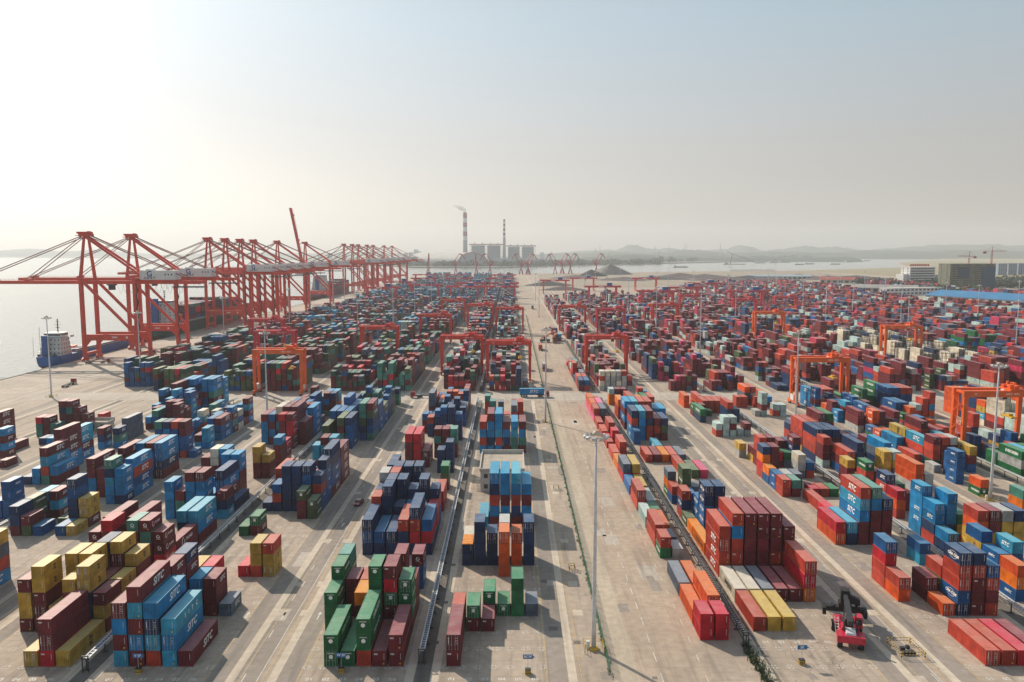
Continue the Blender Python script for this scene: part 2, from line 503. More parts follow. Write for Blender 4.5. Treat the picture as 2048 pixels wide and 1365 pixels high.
# quay wall coping and fenders
mb = MB(); mb.box(QUAY_X - 0.5, QUAY_X + 0.5, -240, 2560, -5.5, 0.35)
for y in range(-200, 2500, 12): mb.box(QUAY_X - 1.3, QUAY_X - 0.5, y, y + 1.2, -3, 0.1)
tag(mb.build('quay_edge', M_CONC), kind='structure')
mb = MB()
for x in (-281.0, -246.0):
    mb.box(x - 0.09, x + 0.09, -200, 2500, 0.0, 0.07)
tag(mb.build('crane_rails', M_DARK), kind='structure')

# curved tyre marks left by the loaders
tm = MB(); tr_ = random.Random(8)
def arc_mark(cx, cy, r, a0, a1, w):
    n = 26
    for i in range(n):
        u, v = R(a0 + (a1 - a0) * i / n), R(a0 + (a1 - a0) * (i + 1) / n)
        tm.poly([(cx + r * math.cos(u), cy + r * math.sin(u), .020), (cx + (r + w) * math.cos(u), cy + (r + w) * math.sin(u), .020), (cx + (r + w) * math.cos(v), cy + (r + w) * math.sin(v), .020), (cx + r * math.cos(v), cy + r * math.sin(v), .020)])
for i in range(16):
    arc_mark(58 + tr_.uniform(-4, 6), 131 + tr_.uniform(-3, 9), tr_.uniform(4, 9), tr_.uniform(0, 200), tr_.uniform(210, 330), .10)
def tyre_mat():
    m, n, l, b = new_mat('tyre_marks')
    tc = n.new('ShaderNodeTexCoord')
    f = noise_mix(n, l, tc.outputs['Object'], .5, .35, .7, (0, 0, 0), (.5, .5, .5), 4)
    b.inputs['Base Color'].default_value = (.12, .10, .09, 1); b.inputs['Roughness'].default_value = .9
    l.new(f, b.inputs['Alpha'])
    return m
tag(tm.build('tyre_marks', tyre_mat()), kind='structure')

# patched repairs in the paving
for nm, mt, sd in (('light_patches', M_CROSS, 1), ('dark_patches', M_LANE, 2)):
    pr_ = random.Random(sd); pts_ = []
    for i in range(46):
        x = pr_.choice((pr_.uniform(18, 34), pr_.uniform(6, 16), pr_.uniform(-60, -36), pr_.uniform(63, 80), pr_.uniform(-125, -70), pr_.uniform(43, 64), pr_.uniform(-30, 5))); y = pr_.uniform(122, 378)
        a, c = pr_.uniform(1.0, 4.0), pr_.uniform(1.5, 9.0)
        pts_.append((x, x + a, y, y + c))
    sheet(nm, pts_, mt, .0055 if sd == 1 else .0065)
# ------------------------------------------------------------------ shipping containers: where each one stands
PAINT = {'m': (0.165, 0.018, 0.028), 'r': (0.56, 0.012, 0.030), 'o': (0.74, 0.165, 0.006), 'v': (0.66, 0.085, 0.014), 'R': (0.46, 0.050, 0.030),
         'b': (0.003, 0.215, 0.50), 'c': (0.030, 0.345, 0.56), 'n': (0.008, 0.036, 0.120), 'd': (0.006, 0.098, 0.30), 'g': (0.014, 0.150, 0.055),
         'G': (0.080, 0.125, 0.055), 'y': (0.54, 0.33, 0.05), 'w': (0.70, 0.63, 0.50), 'l': (0.41, 0.42, 0.41), 't': (0.060, 0.245, 0.195),
         'a': (0.40, 0.54, 0.52), 'k': (0.105, 0.135, 0.19), 'p': (0.52, 0.030, 0.10), 'P': (0.78, 0.11, 0.28), 'Q': (0.008, 0.036, 0.120), 'D': (0.026, 0.085, 0.062)}
CNAME = {'m': 'maroon', 'r': 'bright-red', 'o': 'orange', 'v': 'orange-red', 'R': 'brick-red', 'b': 'bright-blue', 'c': 'light-blue', 'n': 'navy', 'd': 'dark-blue',
         'g': 'green', 'G': 'olive-green', 'y': 'mustard-yellow', 'w': 'cream', 'l': 'grey', 't': 'teal', 'a': 'pale-aqua', 'k': 'slate-grey', 'p': 'crimson', 'P': 'pink', 'Q': 'orange-topped navy', 'D': 'dark-green'}
# block column bay length tiers colours(top to bottom; the last one repeats) lettering
TABLE = """
A 0 2 20 3 ggg E
A 0 3 20 4 gggg E
A 0 4 20 4 tgrr -
A 0 8 40 3 ndn -
A 0 10 20 4 Rnnn -
A 0 11 20 4 nnnn -
A 0 12 20 5 lnnnn -
A 0 14 40 4 nnnn -
A 0 20 40 4 rmmm T
A 0 28 20 3 dmm -
A 1 0 40 2 gg E
A 1 3 20 3 mmm -
A 1 8 40 2 dn -
A 1 10 20 5 nnnnn -
A 1 11 20 5 nnnnn -
A 1 12 20 5 Rnnnn -
A 1 13 20 5 nnnnn -
A 1 20 40 4 rrrr T
A 1 27 20 3 Rnn -
A 1 36 20 2 vd -
A 1 43 20 3 rrm -
A 2 0 40 1 g E
A 2 2 20 3 omm -
A 2 3 20 3 RRR -
A 2 8 40 2 nn -
A 2 10 20 3 nnn -
A 2 11 20 5 nnnnn -
A 2 13 20 5 nnnnn -
A 2 20 40 2 mm T
A 2 27 20 4 dnnn -
A 2 36 20 3 Rdr -
A 2 43 20 3 mrm -
A 3 0 40 3 ggR E
A 3 2 20 5 ggmmm E
A 3 8 40 3 Rnn X
A 3 10 20 3 ddd -
A 3 11 20 4 nddd -
A 3 13 20 5 nnnnn -
A 3 22 20 4 mtmm T
A 3 26 20 5 dnnnn -
A 3 36 20 3 vvr -
A 3 43 20 3 mrm -
A 4 0 40 1 m -
A 4 2 20 5 mrgmm -
A 4 4 20 4 mmmm -
A 4 8 40 4 nRrn X
A 4 10 20 3 nnn -
A 4 11 20 5 nnnnn -
A 4 19 20 3 nnn -
A 4 22 20 4 mmtm T
A 4 24 20 3 lnn -
A 4 26 20 5 nnnnn -
A 4 36 20 3 dmr -
A 4 43 20 2 rr -
A 5 0 40 2 mm X
A 5 2 20 4 gggm E
A 5 3 20 3 mmm -
A 5 5 20 3 mdd T
A 5 8 40 3 drn -
A 5 10 20 3 rrn -
A 5 11 20 4 nrdd -
A 5 13 40 2 Rr -
A 5 16 20 3 gGm -
A 5 19 20 4 nnnn -
A 5 22 20 4 ttmm T
A 5 26 20 4 dnnn -
A 5 36 20 4 mmmm -
A 5 43 20 4 GDmm -
B 0 0 40 2 mm X
B 0 2 20 2 Rg -
B 0 7 20 2 Qn -
B 0 8 20 2 wn -
B 0 23 40 4 RbRb -
B 0 43 20 3 Rdm -
B 1 2 20 2 gm -
B 1 7 20 4 nnnn -
B 1 11 40 1 c -
B 1 23 40 5 mbbnb -
B 1 26 20 4 bbbb -
B 1 28 20 5 tbbbb -
B 1 43 20 3 DRr -
B 2 2 20 1 m -
B 2 3 20 2 gm E
B 2 7 20 3 nnn -
B 2 11 40 5 bnRbm -
B 2 23 40 5 bbcRb -
B 2 26 20 4 bbbb -
B 2 28 20 3 mmm -
B 2 43 20 3 rmr -
B 3 3 20 1 g E
B 3 6 20 4 vvvv -
B 3 7 20 4 lnnn -
B 3 11 40 5 bbmbm -
B 3 23 40 4 mbnm -
B 3 26 20 4 Rmmm -
B 3 43 20 2 mm -
B 4 3 20 3 ggg -
B 4 7 20 3 vvv -
B 4 11 40 5 cbRnm -
B 4 23 40 4 bctt -
B 4 43 20 3 mmD -
B 5 3 20 1 k -
B 5 7 20 4 nnnn -
B 5 11 40 4 bmbm -
B 5 23 40 4 mbtm -
D 0 2 40 1 R -
D 0 4 40 1 w A
D 0 6 40 4 RRRR S
D 0 8 40 1 o H
D 0 10 20 1 o -
D 0 11 20 1 G -
D 0 12 20 3 RnR C
D 0 14 20 2 Rd -
D 0 15 20 3 kog -
D 0 21 40 1 R -
D 0 25 20 2 dd -
D 0 26 40 4 nRbb -
D 0 29 40 4 bmbm -
D 0 32 40 3 oRR -
D 0 43 20 4 wRwl -
D 1 2 40 1 y -
D 1 4 40 1 w -
D 1 6 40 5 RbRRR -
D 1 10 20 5 nnddd C
D 1 11 20 3 ddd C
D 1 13 20 2 dd C
D 1 14 20 4 GGgG -
D 1 21 40 1 m -
D 1 26 40 4 cbbb -
D 1 29 40 4 cbbm -
D 1 31 40 4 Rbbm -
D 1 43 20 4 wlll -
D 2 2 40 1 y -
D 2 4 40 1 k -
D 2 6 40 5 mmmmm X
D 2 10 20 5 nnddd -
D 2 11 20 3 mmm -
D 2 14 20 2 km -
D 2 21 40 1 o -
D 2 23 40 1 c -
D 2 26 40 4 mnRR -
D 2 29 40 4 Rmmn -
D 2 31 40 3 cbm -
D 2 33 40 3 RGm -
D 2 43 20 4 wlll -
D 3 4 40 1 m -
D 3 6 40 5 mmmmm X
D 3 19 40 1 R -
D 3 21 40 1 R -
D 3 26 40 3 mRm -
D 3 29 40 4 Rmbm -
D 3 32 40 3 ocm -
D 3 43 20 4 llwl -
D 4 4 40 1 m -
D 4 6 40 5 mmmRm X
D 4 13 20 1 l -
D 4 18 40 1 G -
D 4 21 40 1 k -
D 4 26 40 3 nGm -
D 4 29 40 3 bbm -
D 4 33 40 3 gmm -
D 4 43 20 4 Rlll -
D 5 4 40 3 Rro -
D 5 6 40 4 mmRR -
D 5 13 20 1 l -
D 5 18 40 1 p -
D 5 29 40 3 bbm -
D 5 43 20 3 Rml -
E 0 4 20 2 Rv -
E 0 5 20 4 drRR -
E 0 9 40 2 rv -
E 0 15 20 2 RR -
E 0 16 20 2 dd -
E 0 17 20 2 od -
E 0 18 20 4 norR -
E 1 0 40 1 R -
E 1 9 40 2 cn S
E 1 11 20 2 rm -
E 1 15 20 2 tm -
E 1 16 20 2 ll -
E 1 18 20 4 mmmm -
E 1 20 20 4 RRmm -
E 2 0 40 1 R -
E 2 3 20 1 v -
E 2 4 20 2 mm -
E 2 9 40 5 Rcbmm S
E 2 13 40 1 R -
E 2 16 20 2 km -
E 2 20 20 4 mvmv L
E 3 0 40 1 r -
E 3 3 20 5 nRRdn C
E 3 4 20 3 RGm -
E 3 9 40 5 tbmmm -
E 3 15 20 1 r -
E 3 20 20 2 rm -
E 4 0 40 1 m -
E 4 3 20 5 nRmmm -
E 4 9 40 4 nmmR X
E 4 15 20 1 R -
E 4 18 20 3 wlk -
E 4 20 20 2 gk E
E 5 3 20 4 dRmR -
E 5 7 20 2 dc -
E 5 15 20 1 g -
E 5 18 20 2 dR C
E 5 20 20 4 mnbl S
F 0 4 20 3 vod -
F 0 5 20 3 dcR -
F 0 6 20 4 dyRd -
F 0 8 20 2 bn -
F 0 9 20 4 bbnR -
F 0 10 20 5 bbbbb -
F 0 12 20 3 rvR -
F 0 13 20 4 nRcG S
F 0 15 20 4 gRnm E
F 1 5 20 4 cdnn -
F 1 7 20 5 Rvyym -
F 1 9 20 5 bbbnn -
F 1 13 20 3 gGm E
F 1 15 20 3 mRm -
F 2 7 20 5 mmymm -
F 2 9 20 3 gyR E
F 2 13 20 2 mm -
F 3 7 20 5 lyymm -
F 4 7 20 5 nyymm -
G 0 12 20 3 tod -
G 0 15 20 2 vg E
G 0 17 20 4 dddd K
G 0 19 20 1 l -
G 0 21 40 1 R -
G 0 23 40 2 bb -
G 0 25 20 2 vv L
G 0 28 40 3 mml -
G 0 31 20 2 bb -
G 0 33 20 2 vm -
G 0 35 20 4 ddmd C
G 1 18 20 3 ddd K
G 1 20 20 4 mRRD -
G 1 25 20 2 vv L
G 1 27 20 4 vvmm L
G 1 29 40 2 kd -
G 1 33 20 2 dg E
G 2 20 20 4 Rmmm -
G 2 25 20 2 md -
G 2 35 20 3 ndd C
G 3 20 20 4 lmll -
H 0 31 40 3 ddn -
H 1 31 40 3 dnm -
H 2 34 40 4 dnnm -
H 3 34 40 4 dnnm -
H 4 34 40 4 Rdnm -
H 5 34 40 4 Rdnm -
L1 0 0 40 4 mbmc -
L1 0 10 20 1 g E
L1 0 13 20 1 n -
L1 0 15 40 3 Rmm -
L1 1 0 40 5 mcmbm -
L1 1 2 20 5 mmmmm S
L1 1 3 20 5 nmmmm S
L1 1 4 20 3 ymm -
L1 1 10 20 2 gm E
L1 1 13 20 3 dRn -
L1 1 20 20 3 ccm -
L1 2 0 40 4 bncR -
L1 2 3 20 3 bmm -
L1 2 4 20 3 rmm -
L1 2 13 20 5 nnnnn -
L1 2 15 20 3 lmm -
L1 2 20 20 4 mcbb -
L1 3 0 40 3 cbc S
L1 3 3 20 3 mmm S
L1 3 6 20 1 r -
L1 3 13 20 5 nnnnn -
L1 3 15 20 3 ddm -
L1 3 20 20 4 cbbm S
L1 4 0 40 1 m S
L1 4 3 20 1 k S
L1 4 6 20 3 yyR -
L1 4 12 20 3 Gmm E
L1 4 13 20 5 ndnnn -
L1 4 15 20 3 Rmm -
L1 4 17 40 4 mmmm S
L1 5 6 20 3 Ryy -
L1 5 12 20 2 GG E
L1 5 13 20 4 nRdd -
L1 5 14 20 5 ndddd -
L1 5 15 40 5 nnddm -
L1 5 17 40 4 mmmm S
L2 0 2 20 4 myym -
L2 0 6 20 4 mmmm T
L2 0 7 40 4 mmmm -
L2 0 12 20 4 bbbb -
L2 0 16 20 4 mm -
L2 1 2 20 5 yymmm -
L2 1 6 20 5 rmmmm -
L2 1 12 20 3 mtt -
L2 1 16 20 5 wwmm -
L2 2 2 20 2 yy -
L2 2 3 20 5 yymmm -
L2 2 7 40 4 mmmm -
L2 2 12 20 5 mbbb -
L2 2 16 20 5 bmmm -
L2 3 0 40 1 y -
L2 3 2 20 4 ymmm -
L2 3 3 20 5 yymmm -
L2 3 4 20 5 nmmmm -
L2 3 6 20 5 tmmmm T
L2 3 12 20 5 mbbb -
L2 3 13 20 2 bb -
L2 3 14 20 3 bbm -
L2 3 15 20 5 bbmm -
L2 3 24 20 5 rmmmm T
L2 4 0 40 3 mmr X
L2 4 2 20 5 yynnn -
L2 4 3 20 3 mmm -
L2 4 4 20 5 ymmmm -
L2 4 6 20 5 mtmmm T
L2 4 9 40 3 cnm -
L2 4 13 40 4 nbmm S
L2 4 15 20 5 bbmm -
L2 4 18 20 4 yym -
L2 4 24 20 5 mrrmm T
L2 5 0 40 1 y -
L2 5 2 20 3 mym -
L2 5 3 20 3 yym -
L2 5 4 20 4 ymmm -
L2 5 6 20 4 mmrr T
L2 5 7 40 2 mm T
L2 5 9 40 3 cbm -
L2 5 12 20 3 mnc -
L2 5 13 40 1 n -
L2 5 18 20 3 ymm -
L2 5 20 20 4 bmmm -
L2 5 21 20 3 rmm T
L3 0 10 20 3 nnm -
L3 0 11 20 3 GGm E
L3 0 12 20 3 cmm -
L3 1 10 20 2 mG -
L3 1 12 20 3 mcm -
L3 1 15 40 4 mmbb S
L3 1 17 40 3 nmm S
L3 1 22 20 5 tdbbb -
L3 2 10 20 1 d -
L3 2 15 40 3 mmm S
L3 2 17 40 4 mmbb S
L3 2 22 20 5 nbbbb -
L3 3 11 20 1 G E
L3 3 18 40 4 bbbb S
L3 3 22 20 5 Rdbbb -
L3 4 10 20 1 d -
L3 4 11 20 5 ndnnn -
L3 4 14 20 5 tncbb S
L3 4 18 40 4 mbbm -
L3 4 22 20 5 mmddR K
L3 5 0 40 3 ykm -
L3 5 4 40 4 ykRb -
L3 5 10 20 1 y -
L3 5 11 20 3 yym -
L3 5 14 20 4 bbbn S
L3 5 15 40 4 bRdb S
L3 5 18 40 4 bbnm S
L3 5 22 20 1 d K
L4 0 17 20 1 n -
L4 0 21 40 4 ccmb S
L4 0 24 20 3 mnb S
L4 0 27 40 1 kll -
L4 1 17 20 2 bb -
L4 1 19 40 5 mmmb -
L4 1 26 40 3 kkk -
L4 2 17 40 4 mcRt S
L4 2 24 20 3 ntb S
L4 3 17 40 2 bm S
L4 4 12 20 2 dd K
L4 5 12 20 4 dddd K
L5 0 27 20 3 rtt -
L5 1 20 20 4 yydG -
L5 1 23 40 1 m -
L5 1 27 20 3 mmm T
L5 2 22 20 4 bmbm S
L5 2 27 20 2 tt -
L5 2 28 20 5 mnmmm T
L5 3 25 20 1 n -
L5 3 28 20 5 mtmmm T
L5 4 25 20 1 b -
L5 4 28 20 4 mmmm T
L5 5 20 20 1 m -
L5 5 28 20 3 mmm T
L5 5 30 20 2 ry -
L6 4 23 20 4 bnbb S
L6 5 23 20 3 bbn S
L6 5 25 40 4 mmmm S
"""
CROW = [(0, 141.7, 20, 'rr'), (1, 141.7, 20, 'rr'), (1, 148.5, 40, 'vv'), (0, 148.5, 40, 'v'), (0, 161.3, 40, 'k'), (1, 161.3, 40, 'v'), (0, 181.8, 20, 'Rg'), (1, 181.3, 20, 'l'),
        (0, 188.8, 40, 'RR'), (1, 189.2, 20, 'k'), (1, 197.0, 40, 'v'), (0, 203.0, 40, 'a'), (1, 210.5, 20, 'g'), (0, 217.0, 40, 'RR'), (1, 217.2, 40, 'a'), (0, 231.5, 40, 'd'), (1, 231.4, 40, 'y'),
        (0, 244.6, 40, 'kr'), (1, 244.6, 40, 'yr'), (0, 257.6, 40, 'o'), (0, 271.0, 40, 'R'), (1, 274.0, 40, 'RR'), (0, 288.0, 20, 'R'), (0, 296.0, 20, 'r'), (1, 295.0, 20, 'rr'), (0, 304.0, 40, 'R'), (1, 306.0, 40, 'RR'),
        (0, 320.0, 40, 'R'), (0, 334.0, 40, 'RP'), (1, 334.0, 40, 'km'), (0, 347.0, 40, 'vP'), (1, 347.0, 40, 'PR'), (0, 360.0, 40, 'vP'), (1, 361.0, 20, 'RR'),
        (0, 409.0, 40, 'nm'), (1, 409.0, 40, 'dR'), (0, 422.0, 40, 'RR'), (1, 422.0, 40, 'RR'), (0, 436.0, 40, 'n'), (1, 436.0, 40, 'km'), (0, 452.0, 40, 'Rrm'), (1, 452.0, 40, 'mm'), (0, 465.0, 40, 'ar'), (1, 466.0, 20, 'w'),
        (0, 480.0, 40, 'Rm'), (1, 480.0, 40, 'tm'), (0, 500.0, 20, 'r'), (1, 516.0, 20, 'd'), (0, 640.0, 40, 'mt'), (1, 640.0, 40, 'cm'), (0, 660.0, 40, 'mn'), (0, 690.0, 40, 'mm'), (1, 692.0, 40, 'km'), (0, 730.0, 40, 'm')]

rng = random.Random(11)
stacks = []                 # (block, column, y front, length, colours, lettering, x left)
occ = {}
for ln in TABLE.split('\n'):
    if not ln.strip(): continue
    b, k, bay, L, n, col, mk = ln.split()
    k, bay, L, n = int(k), int(bay), int(L), int(n)
    col = (col + col[-1] * n)[:n]
    x0, p, _ = BLOCKS[b]
    stacks.append((b, k, Y0 + bay * PB, L, col, mk, x0 + k * p))
    for i in range(1 if L == 20 else 2): occ[(b, k, bay + i)] = len(col)
for k, y, L, col in CROW:
    stacks.append(('C', k, y, L, col, '-', BLOCKS['C'][0] + k * 2.83))

def fill(b, bay0, bay1, dens, hts, pal, p40=0.5, cull=False, gap=0.0):
    """stacks in the part of a block that is only seen from afar"""
    x0, p, _ = BLOCKS[b]
    mean = rng.uniform(*hts)
    bay = bay0
    new = []
    gapleft = 0
    while bay < bay1:
        mean += rng.uniform(-0.9, 0.9); mean = min(hts[1], max(hts[0], mean))
        if gapleft > 0: gapleft -= 1
        elif rng.random() < gap: gapleft = rng.choice((1, 2, 2, 3))
        L = 40 if rng.random() < p40 else 20
        run = pal[int(rng.random() * len(pal))]
        for k in range(6):
            if gapleft or rng.random() > dens: continue
            n = max(1, min(5, int(round(mean + rng.gauss(0, 0.75)))))
            cells = [(b, k, bay + i) for i in range(1 if L == 20 else 2)]
            if any(c in occ for c in cells): continue
            col = ''.join(run if rng.random() < 0.5 else rng.choice(pal) for _ in range(n))
            for c in cells: occ[c] = n
            new.append((b, k, bay, L, col))
        bay += 1 if L == 20 else 2
    for b_, k, bay_, L, col in new:
        n = len(col)
        keep = [i for i in range(n)]
        if cull:
            lo = 9
            for i in range(1 if L == 20 else 2):
                lo = min(lo, occ.get((b, k - 1, bay_ + i), 0), occ.get((b, k + 1, bay_ + i), 0))
            lo = min(lo, occ.get((b, k, bay_ - 1), 0))
            keep = [i for i in range(n) if i >= lo] or [n - 1]
        stacks.append((b, k, Y0 + bay_ * PB, L, col, '-', x0 + k * p, keep))

P_SITC = 'bbbccnmmRdmtbw'
P_NAVY = 'nnndddmRtG'
P_GREEN = 'DDDGmmmRDndtr' 
P_MIX = 'mRRmmdbcgnvaykRml'
P_MAR = 'mmmmRmmmpadlnkmGmR'
P_RED = 'mmmmRmpmmRkan'
P_BLUE = 'bdcntdmDac'
for b, d in (('L5', 0.0), ('L4', 0.55), ('L3', 0.62), ('L2', 0.68), ('L1', 0.72), ('A', 0.7), ('B', 0.35)):
    if d: fill(b, {'L4': 29, 'L3': 24, 'L2': 25, 'L1': 21, 'A': 28, 'B': 30}[b], 38, d, (2.2, 4.2), P_SITC if b in ('L4', 'L3', 'L2') else ('nnddGGmt' if b == 'L1' else ('dnndkRmdn' if b == 'A' else 'mtRmak')), 0.35, gap=0.10)
fill('D', 33, 38, 0.6, (2, 4), 'RmoabmRmG', 0.4)
fill('E', 21, 38, 0.58, (1.6, 3.8), P_MIX, 0.4, gap=0.12)
fill('F', 14, 38, 0.62, (1.8, 4.2), P_MIX, 0.45, gap=0.10)
fill('G', 19, 38, 0.62, (1.8, 4.2), P_MIX + 'dddR', 0.45, gap=0.12)
fill('H', 9, 38, 0.68, (2.0, 4.2), P_MIX + 'RRRg', 0.5, gap=0.10)
fill('I', 16, 38, 0.68, (2.2, 4.4), P_MIX + 'lwyg', 0.5, gap=0.08)
fill('J', 20, 38, 0.68, (2.2, 4.2), P_RED, 0.5, gap=0.1)
BLOCKS_FAR = {}
def bay_of(y): return int(round((y - Y0) / PB))
SEG = ((408, 636), (658, 1100), (1128, 1560))
for b in BLOCKS:
    if b == 'C': continue
    x0 = BLOCKS[b][0]
    for si, (ya, yb) in enumerate(SEG):
        if x0 < 20:
            pal = (P_GREEN, P_MAR + 'DcadDc', P_BLUE + 'mm')[si]
            if b in ('L2', 'L1') and si == 0: pal = P_GREEN + 'nmk'
            if b in ('A', 'B') and si == 0: pal = 'mmRpnDDktmrma'
            d, h = 0.86, (3.2, 4.8)
            if b == 'B': d, h = 0.7, (2.2, 3.8)
        else:
            pal = (P_MAR, P_RED + 'adn', P_RED + 'and')[si]
            d, h = (0.74, (2.2, 4.0)) if si == 0 else (0.84, (2.8, 4.4))
            if x0 > 190 and si == 0: d, h = 0.8, (2.6, 4.2)
        if b in ('K', 'L', 'M', 'N') and si == 0: continue
        if x0 > 400 and si == 0: pal = P_RED + 'bdcyg'
        y2 = yb
        if si == 2 and 20 < x0 < 330: y2 = 1240
        if b == 'D' and si == 2: continue
        if si == 0 and b == 'L6': ya = 424
        fill(b, bay_of(ya), bay_of(y2), d, h, pal, 0.45, cull=True, gap=0.10)
    if x0 < 20: fill(b, bay_of(1590), bay_of(2250), 0.8, (3, 4.5), P_BLUE + 'mRDD', 0.8, cull=True, gap=0.15)
# rows beyond the surveyed blocks, far to the right
for i in range(14):
    b = 'far%d' % i
    x0 = 428.7 + i * 29.0
    BLOCKS[b] = (x0, 2.83, 0)
    for ya, yb in ((470, 960), (985, 1240), (1260, 1720)):
        if x0 < 530 and ya < 900: continue
        if 560 < x0 < 735 and ya == 985: continue
        if ya == 470 and x0 > 640: continue
        if ya == 1260 and x0 > 780: continue
        if ya == 985 and x0 > 800: continue
        if ya == 1260 and 590 < x0 < 730: continue
        fill(b, bay_of(ya), bay_of(yb), 0.85, (2.4, 4.2), P_RED + 'ndm', 0.8, cull=True, gap=0.1)
# refrigerated containers between the steel racks on the right
for b in ('K', 'L'):
    fill(b, bay_of(418), bay_of(470), 0.75, (2.4, 4.0), P_RED, 0.5, cull=True)
    for bay in range(bay_of(474), bay_of(640), 3):
        x0, p, _ = BLOCKS[b]
        for k in range(6):
            if rng.random() > 0.72: continue
            n = rng.choice((1, 2, 3, 3, 4)); col = ''.join(rng.choice('wwwwwwlwn') for _ in range(n))
            for i in range(2): occ[(b, k, bay + i)] = n
            stacks.append((b, k, Y0 + bay * PB, 40, col, 'S', x0 + k * p))
for b in ('M', 'N'):
    fill(b, bay_of(470), bay_of(636), 0.85, (3.0, 4.6), 'ddbcRrmyg' + P_RED, 0.5, cull=True, gap=0.06)

# one record for every container
recs = []                   # block, column, y, length, tier (0 = bottom), tiers, colour, lettering, x, z, height
for s in stacks:
    b, k, y, L, col, mk, x = s[:7]
    keep = s[7] if len(s) > 7 else range(len(col))
    h = 2.59 if L == 20 else 2.90
    n = len(col)
    for t in range(n):
        if t not in keep: continue
        recs.append((b, k, y + rng.uniform(-.06, .06), L, t, n, col[n - 1 - t], mk, x + rng.uniform(-.05, .05), t * h, h))

LEN = {20: 6.06, 40: 12.19}
W = 2.44
# which ones show largest in the photograph: cast rays from the camera over the boxes
vv, ff = [], []
for r in recs:
    x, y, z, L, h = r[8], r[2], r[9], LEN[r[3]], r[10]
    i = len(vv)
    vv += [(x, y, z), (x + W, y, z), (x + W, y + L, z), (x, y + L, z), (x, y, z + h), (x + W, y, z + h), (x + W, y + L, z + h), (x, y + L, z + h)]
    ff += [(i + 4, i + 5, i + 6, i + 7), (i, i + 1, i + 5, i + 4), (i + 1, i + 2, i + 6, i + 5), (i + 2, i + 3, i + 7, i + 6), (i + 3, i, i + 4, i + 7)]
bvh = BVHTree.FromPolygons(vv, ff)
Mc = cam.rotation_euler.to_matrix()
seen = [0] * len(recs)
for py in range(250, 682, 2):
    for px in range(0, 1024, 2):
        d = Mc @ Vector(((px + .5 - 512) / 800.0, -(py + .5 - 341) / 800.0, -1))
        hit = bvh.ray_cast(cam.location, d)
        if hit[2] is not None: seen[hit[2] // 5] += 1
order = sorted(range(len(recs)), key=lambda i: -seen[i])
near = set(i for i in order[:300] if seen[i] > 0)
print('CONTAINERS', len(recs), 'individual', len(near), 'smallest', seen[order[299]])

# ------------------------------------------------------------------ container meshes
def corr(n_lo, n_hi, per, dep):
    """corrugation profile between two ends: (along, depth)"""
    out = [(n_lo, 0.0)]
    n = max(1, int(round((n_hi - n_lo) / per))); p = (n_hi - n_lo) / n
    for i in range(n):
        a = n_lo + i * p
        out += [(a + p * .16, 0.0), (a + p * .32, dep), (a + p * .68, dep), (a + p * .84, 0.0)]
    out.append((n_hi, 0.0))
    return out

def shell(L, h, doors):
    """container shell: frame, corrugated walls and roof; the front end (at y = 0) is left open when it has doors"""
    mb = MB(); w = W
    pw = 0.14
    for x in (0, w - pw):
        for y in (0, L - pw): mb.box(x, x + pw, y, y + pw, 0.0, h - 0.01)
        mb.box(x + (0.02 if x == 0 else 0), x + pw - (0 if x == 0 else 0.02), pw, L - pw, 0.04, 0.20)
        mb.box(x + (0.02 if x == 0 else 0), x + pw - (0 if x == 0 else 0.02), pw, L - pw, h - 0.14, h - 0.03)
    for y in (0, L - pw):
        mb.box(pw, w - pw, y + (.02 if y == 0 else 0), y + pw - (0 if y == 0 else .02), 0.04, 0.18)
        mb.box(pw, w - pw, y + (.02 if y == 0 else 0), y + pw - (0 if y == 0 else .02), h - 0.16, h - 0.03)
    # corner castings
    for x in (-0.004, w - 0.176):
        for y in (-0.004, L - 0.176):
            for z in (0.0, h - 0.115): mb.box(x, x + 0.18, y, y + 0.18, z, z + 0.118)
    # side walls
    for sgn, xx in ((1, 0.03), (-1, w - 0.03)):
        pr = corr(pw, L - pw, 0.46, 0.045)
        for (a, da), (c, dc) in zip(pr[:-1], pr[1:]):
            q = [(xx + sgn * da, a, 0.2), (xx + sgn * dc, c, 0.2), (xx + sgn * dc, c, h - 0.14), (xx + sgn * da, a, h - 0.14)]
            mb.poly(q if sgn < 0 else q[::-1])
    # end walls
    for sgn, yy in ((1, 0.04), (-1, L - 0.04)):
        if sgn == 1 and doors: continue
        pr = corr(pw, w - pw, 0.24, 0.05)
        for (a, da), (c, dc) in zip(pr[:-1], pr[1:]):
            q = [(a, yy + sgn * da, 0.18), (c, yy + sgn * dc, 0.18), (c, yy + sgn * dc, h - 0.16), (a, yy + sgn * da, h - 0.16)]
            mb.poly(q if sgn > 0 else q[::-1])
    # roof with shallow cross ribs
    pr = corr(0.10, L - 0.10, 0.60, 0.03)
    for (a, da), (c, dc) in zip(pr[:-1], pr[1:]):
        mb.poly([(0.08, a, h - 0.03 - da), (w - 0.08, a, h - 0.03 - da), (w - 0.08, c, h - 0.03 - dc), (0.08, c, h - 0.03 - dc)])
    return mb.mesh('shipping_container', [M_PAINT])
SHELL = {(L, d): shell(LEN[L], 2.59 if L == 20 else 2.90, d) for L in (20, 40) for d in (False, True)}

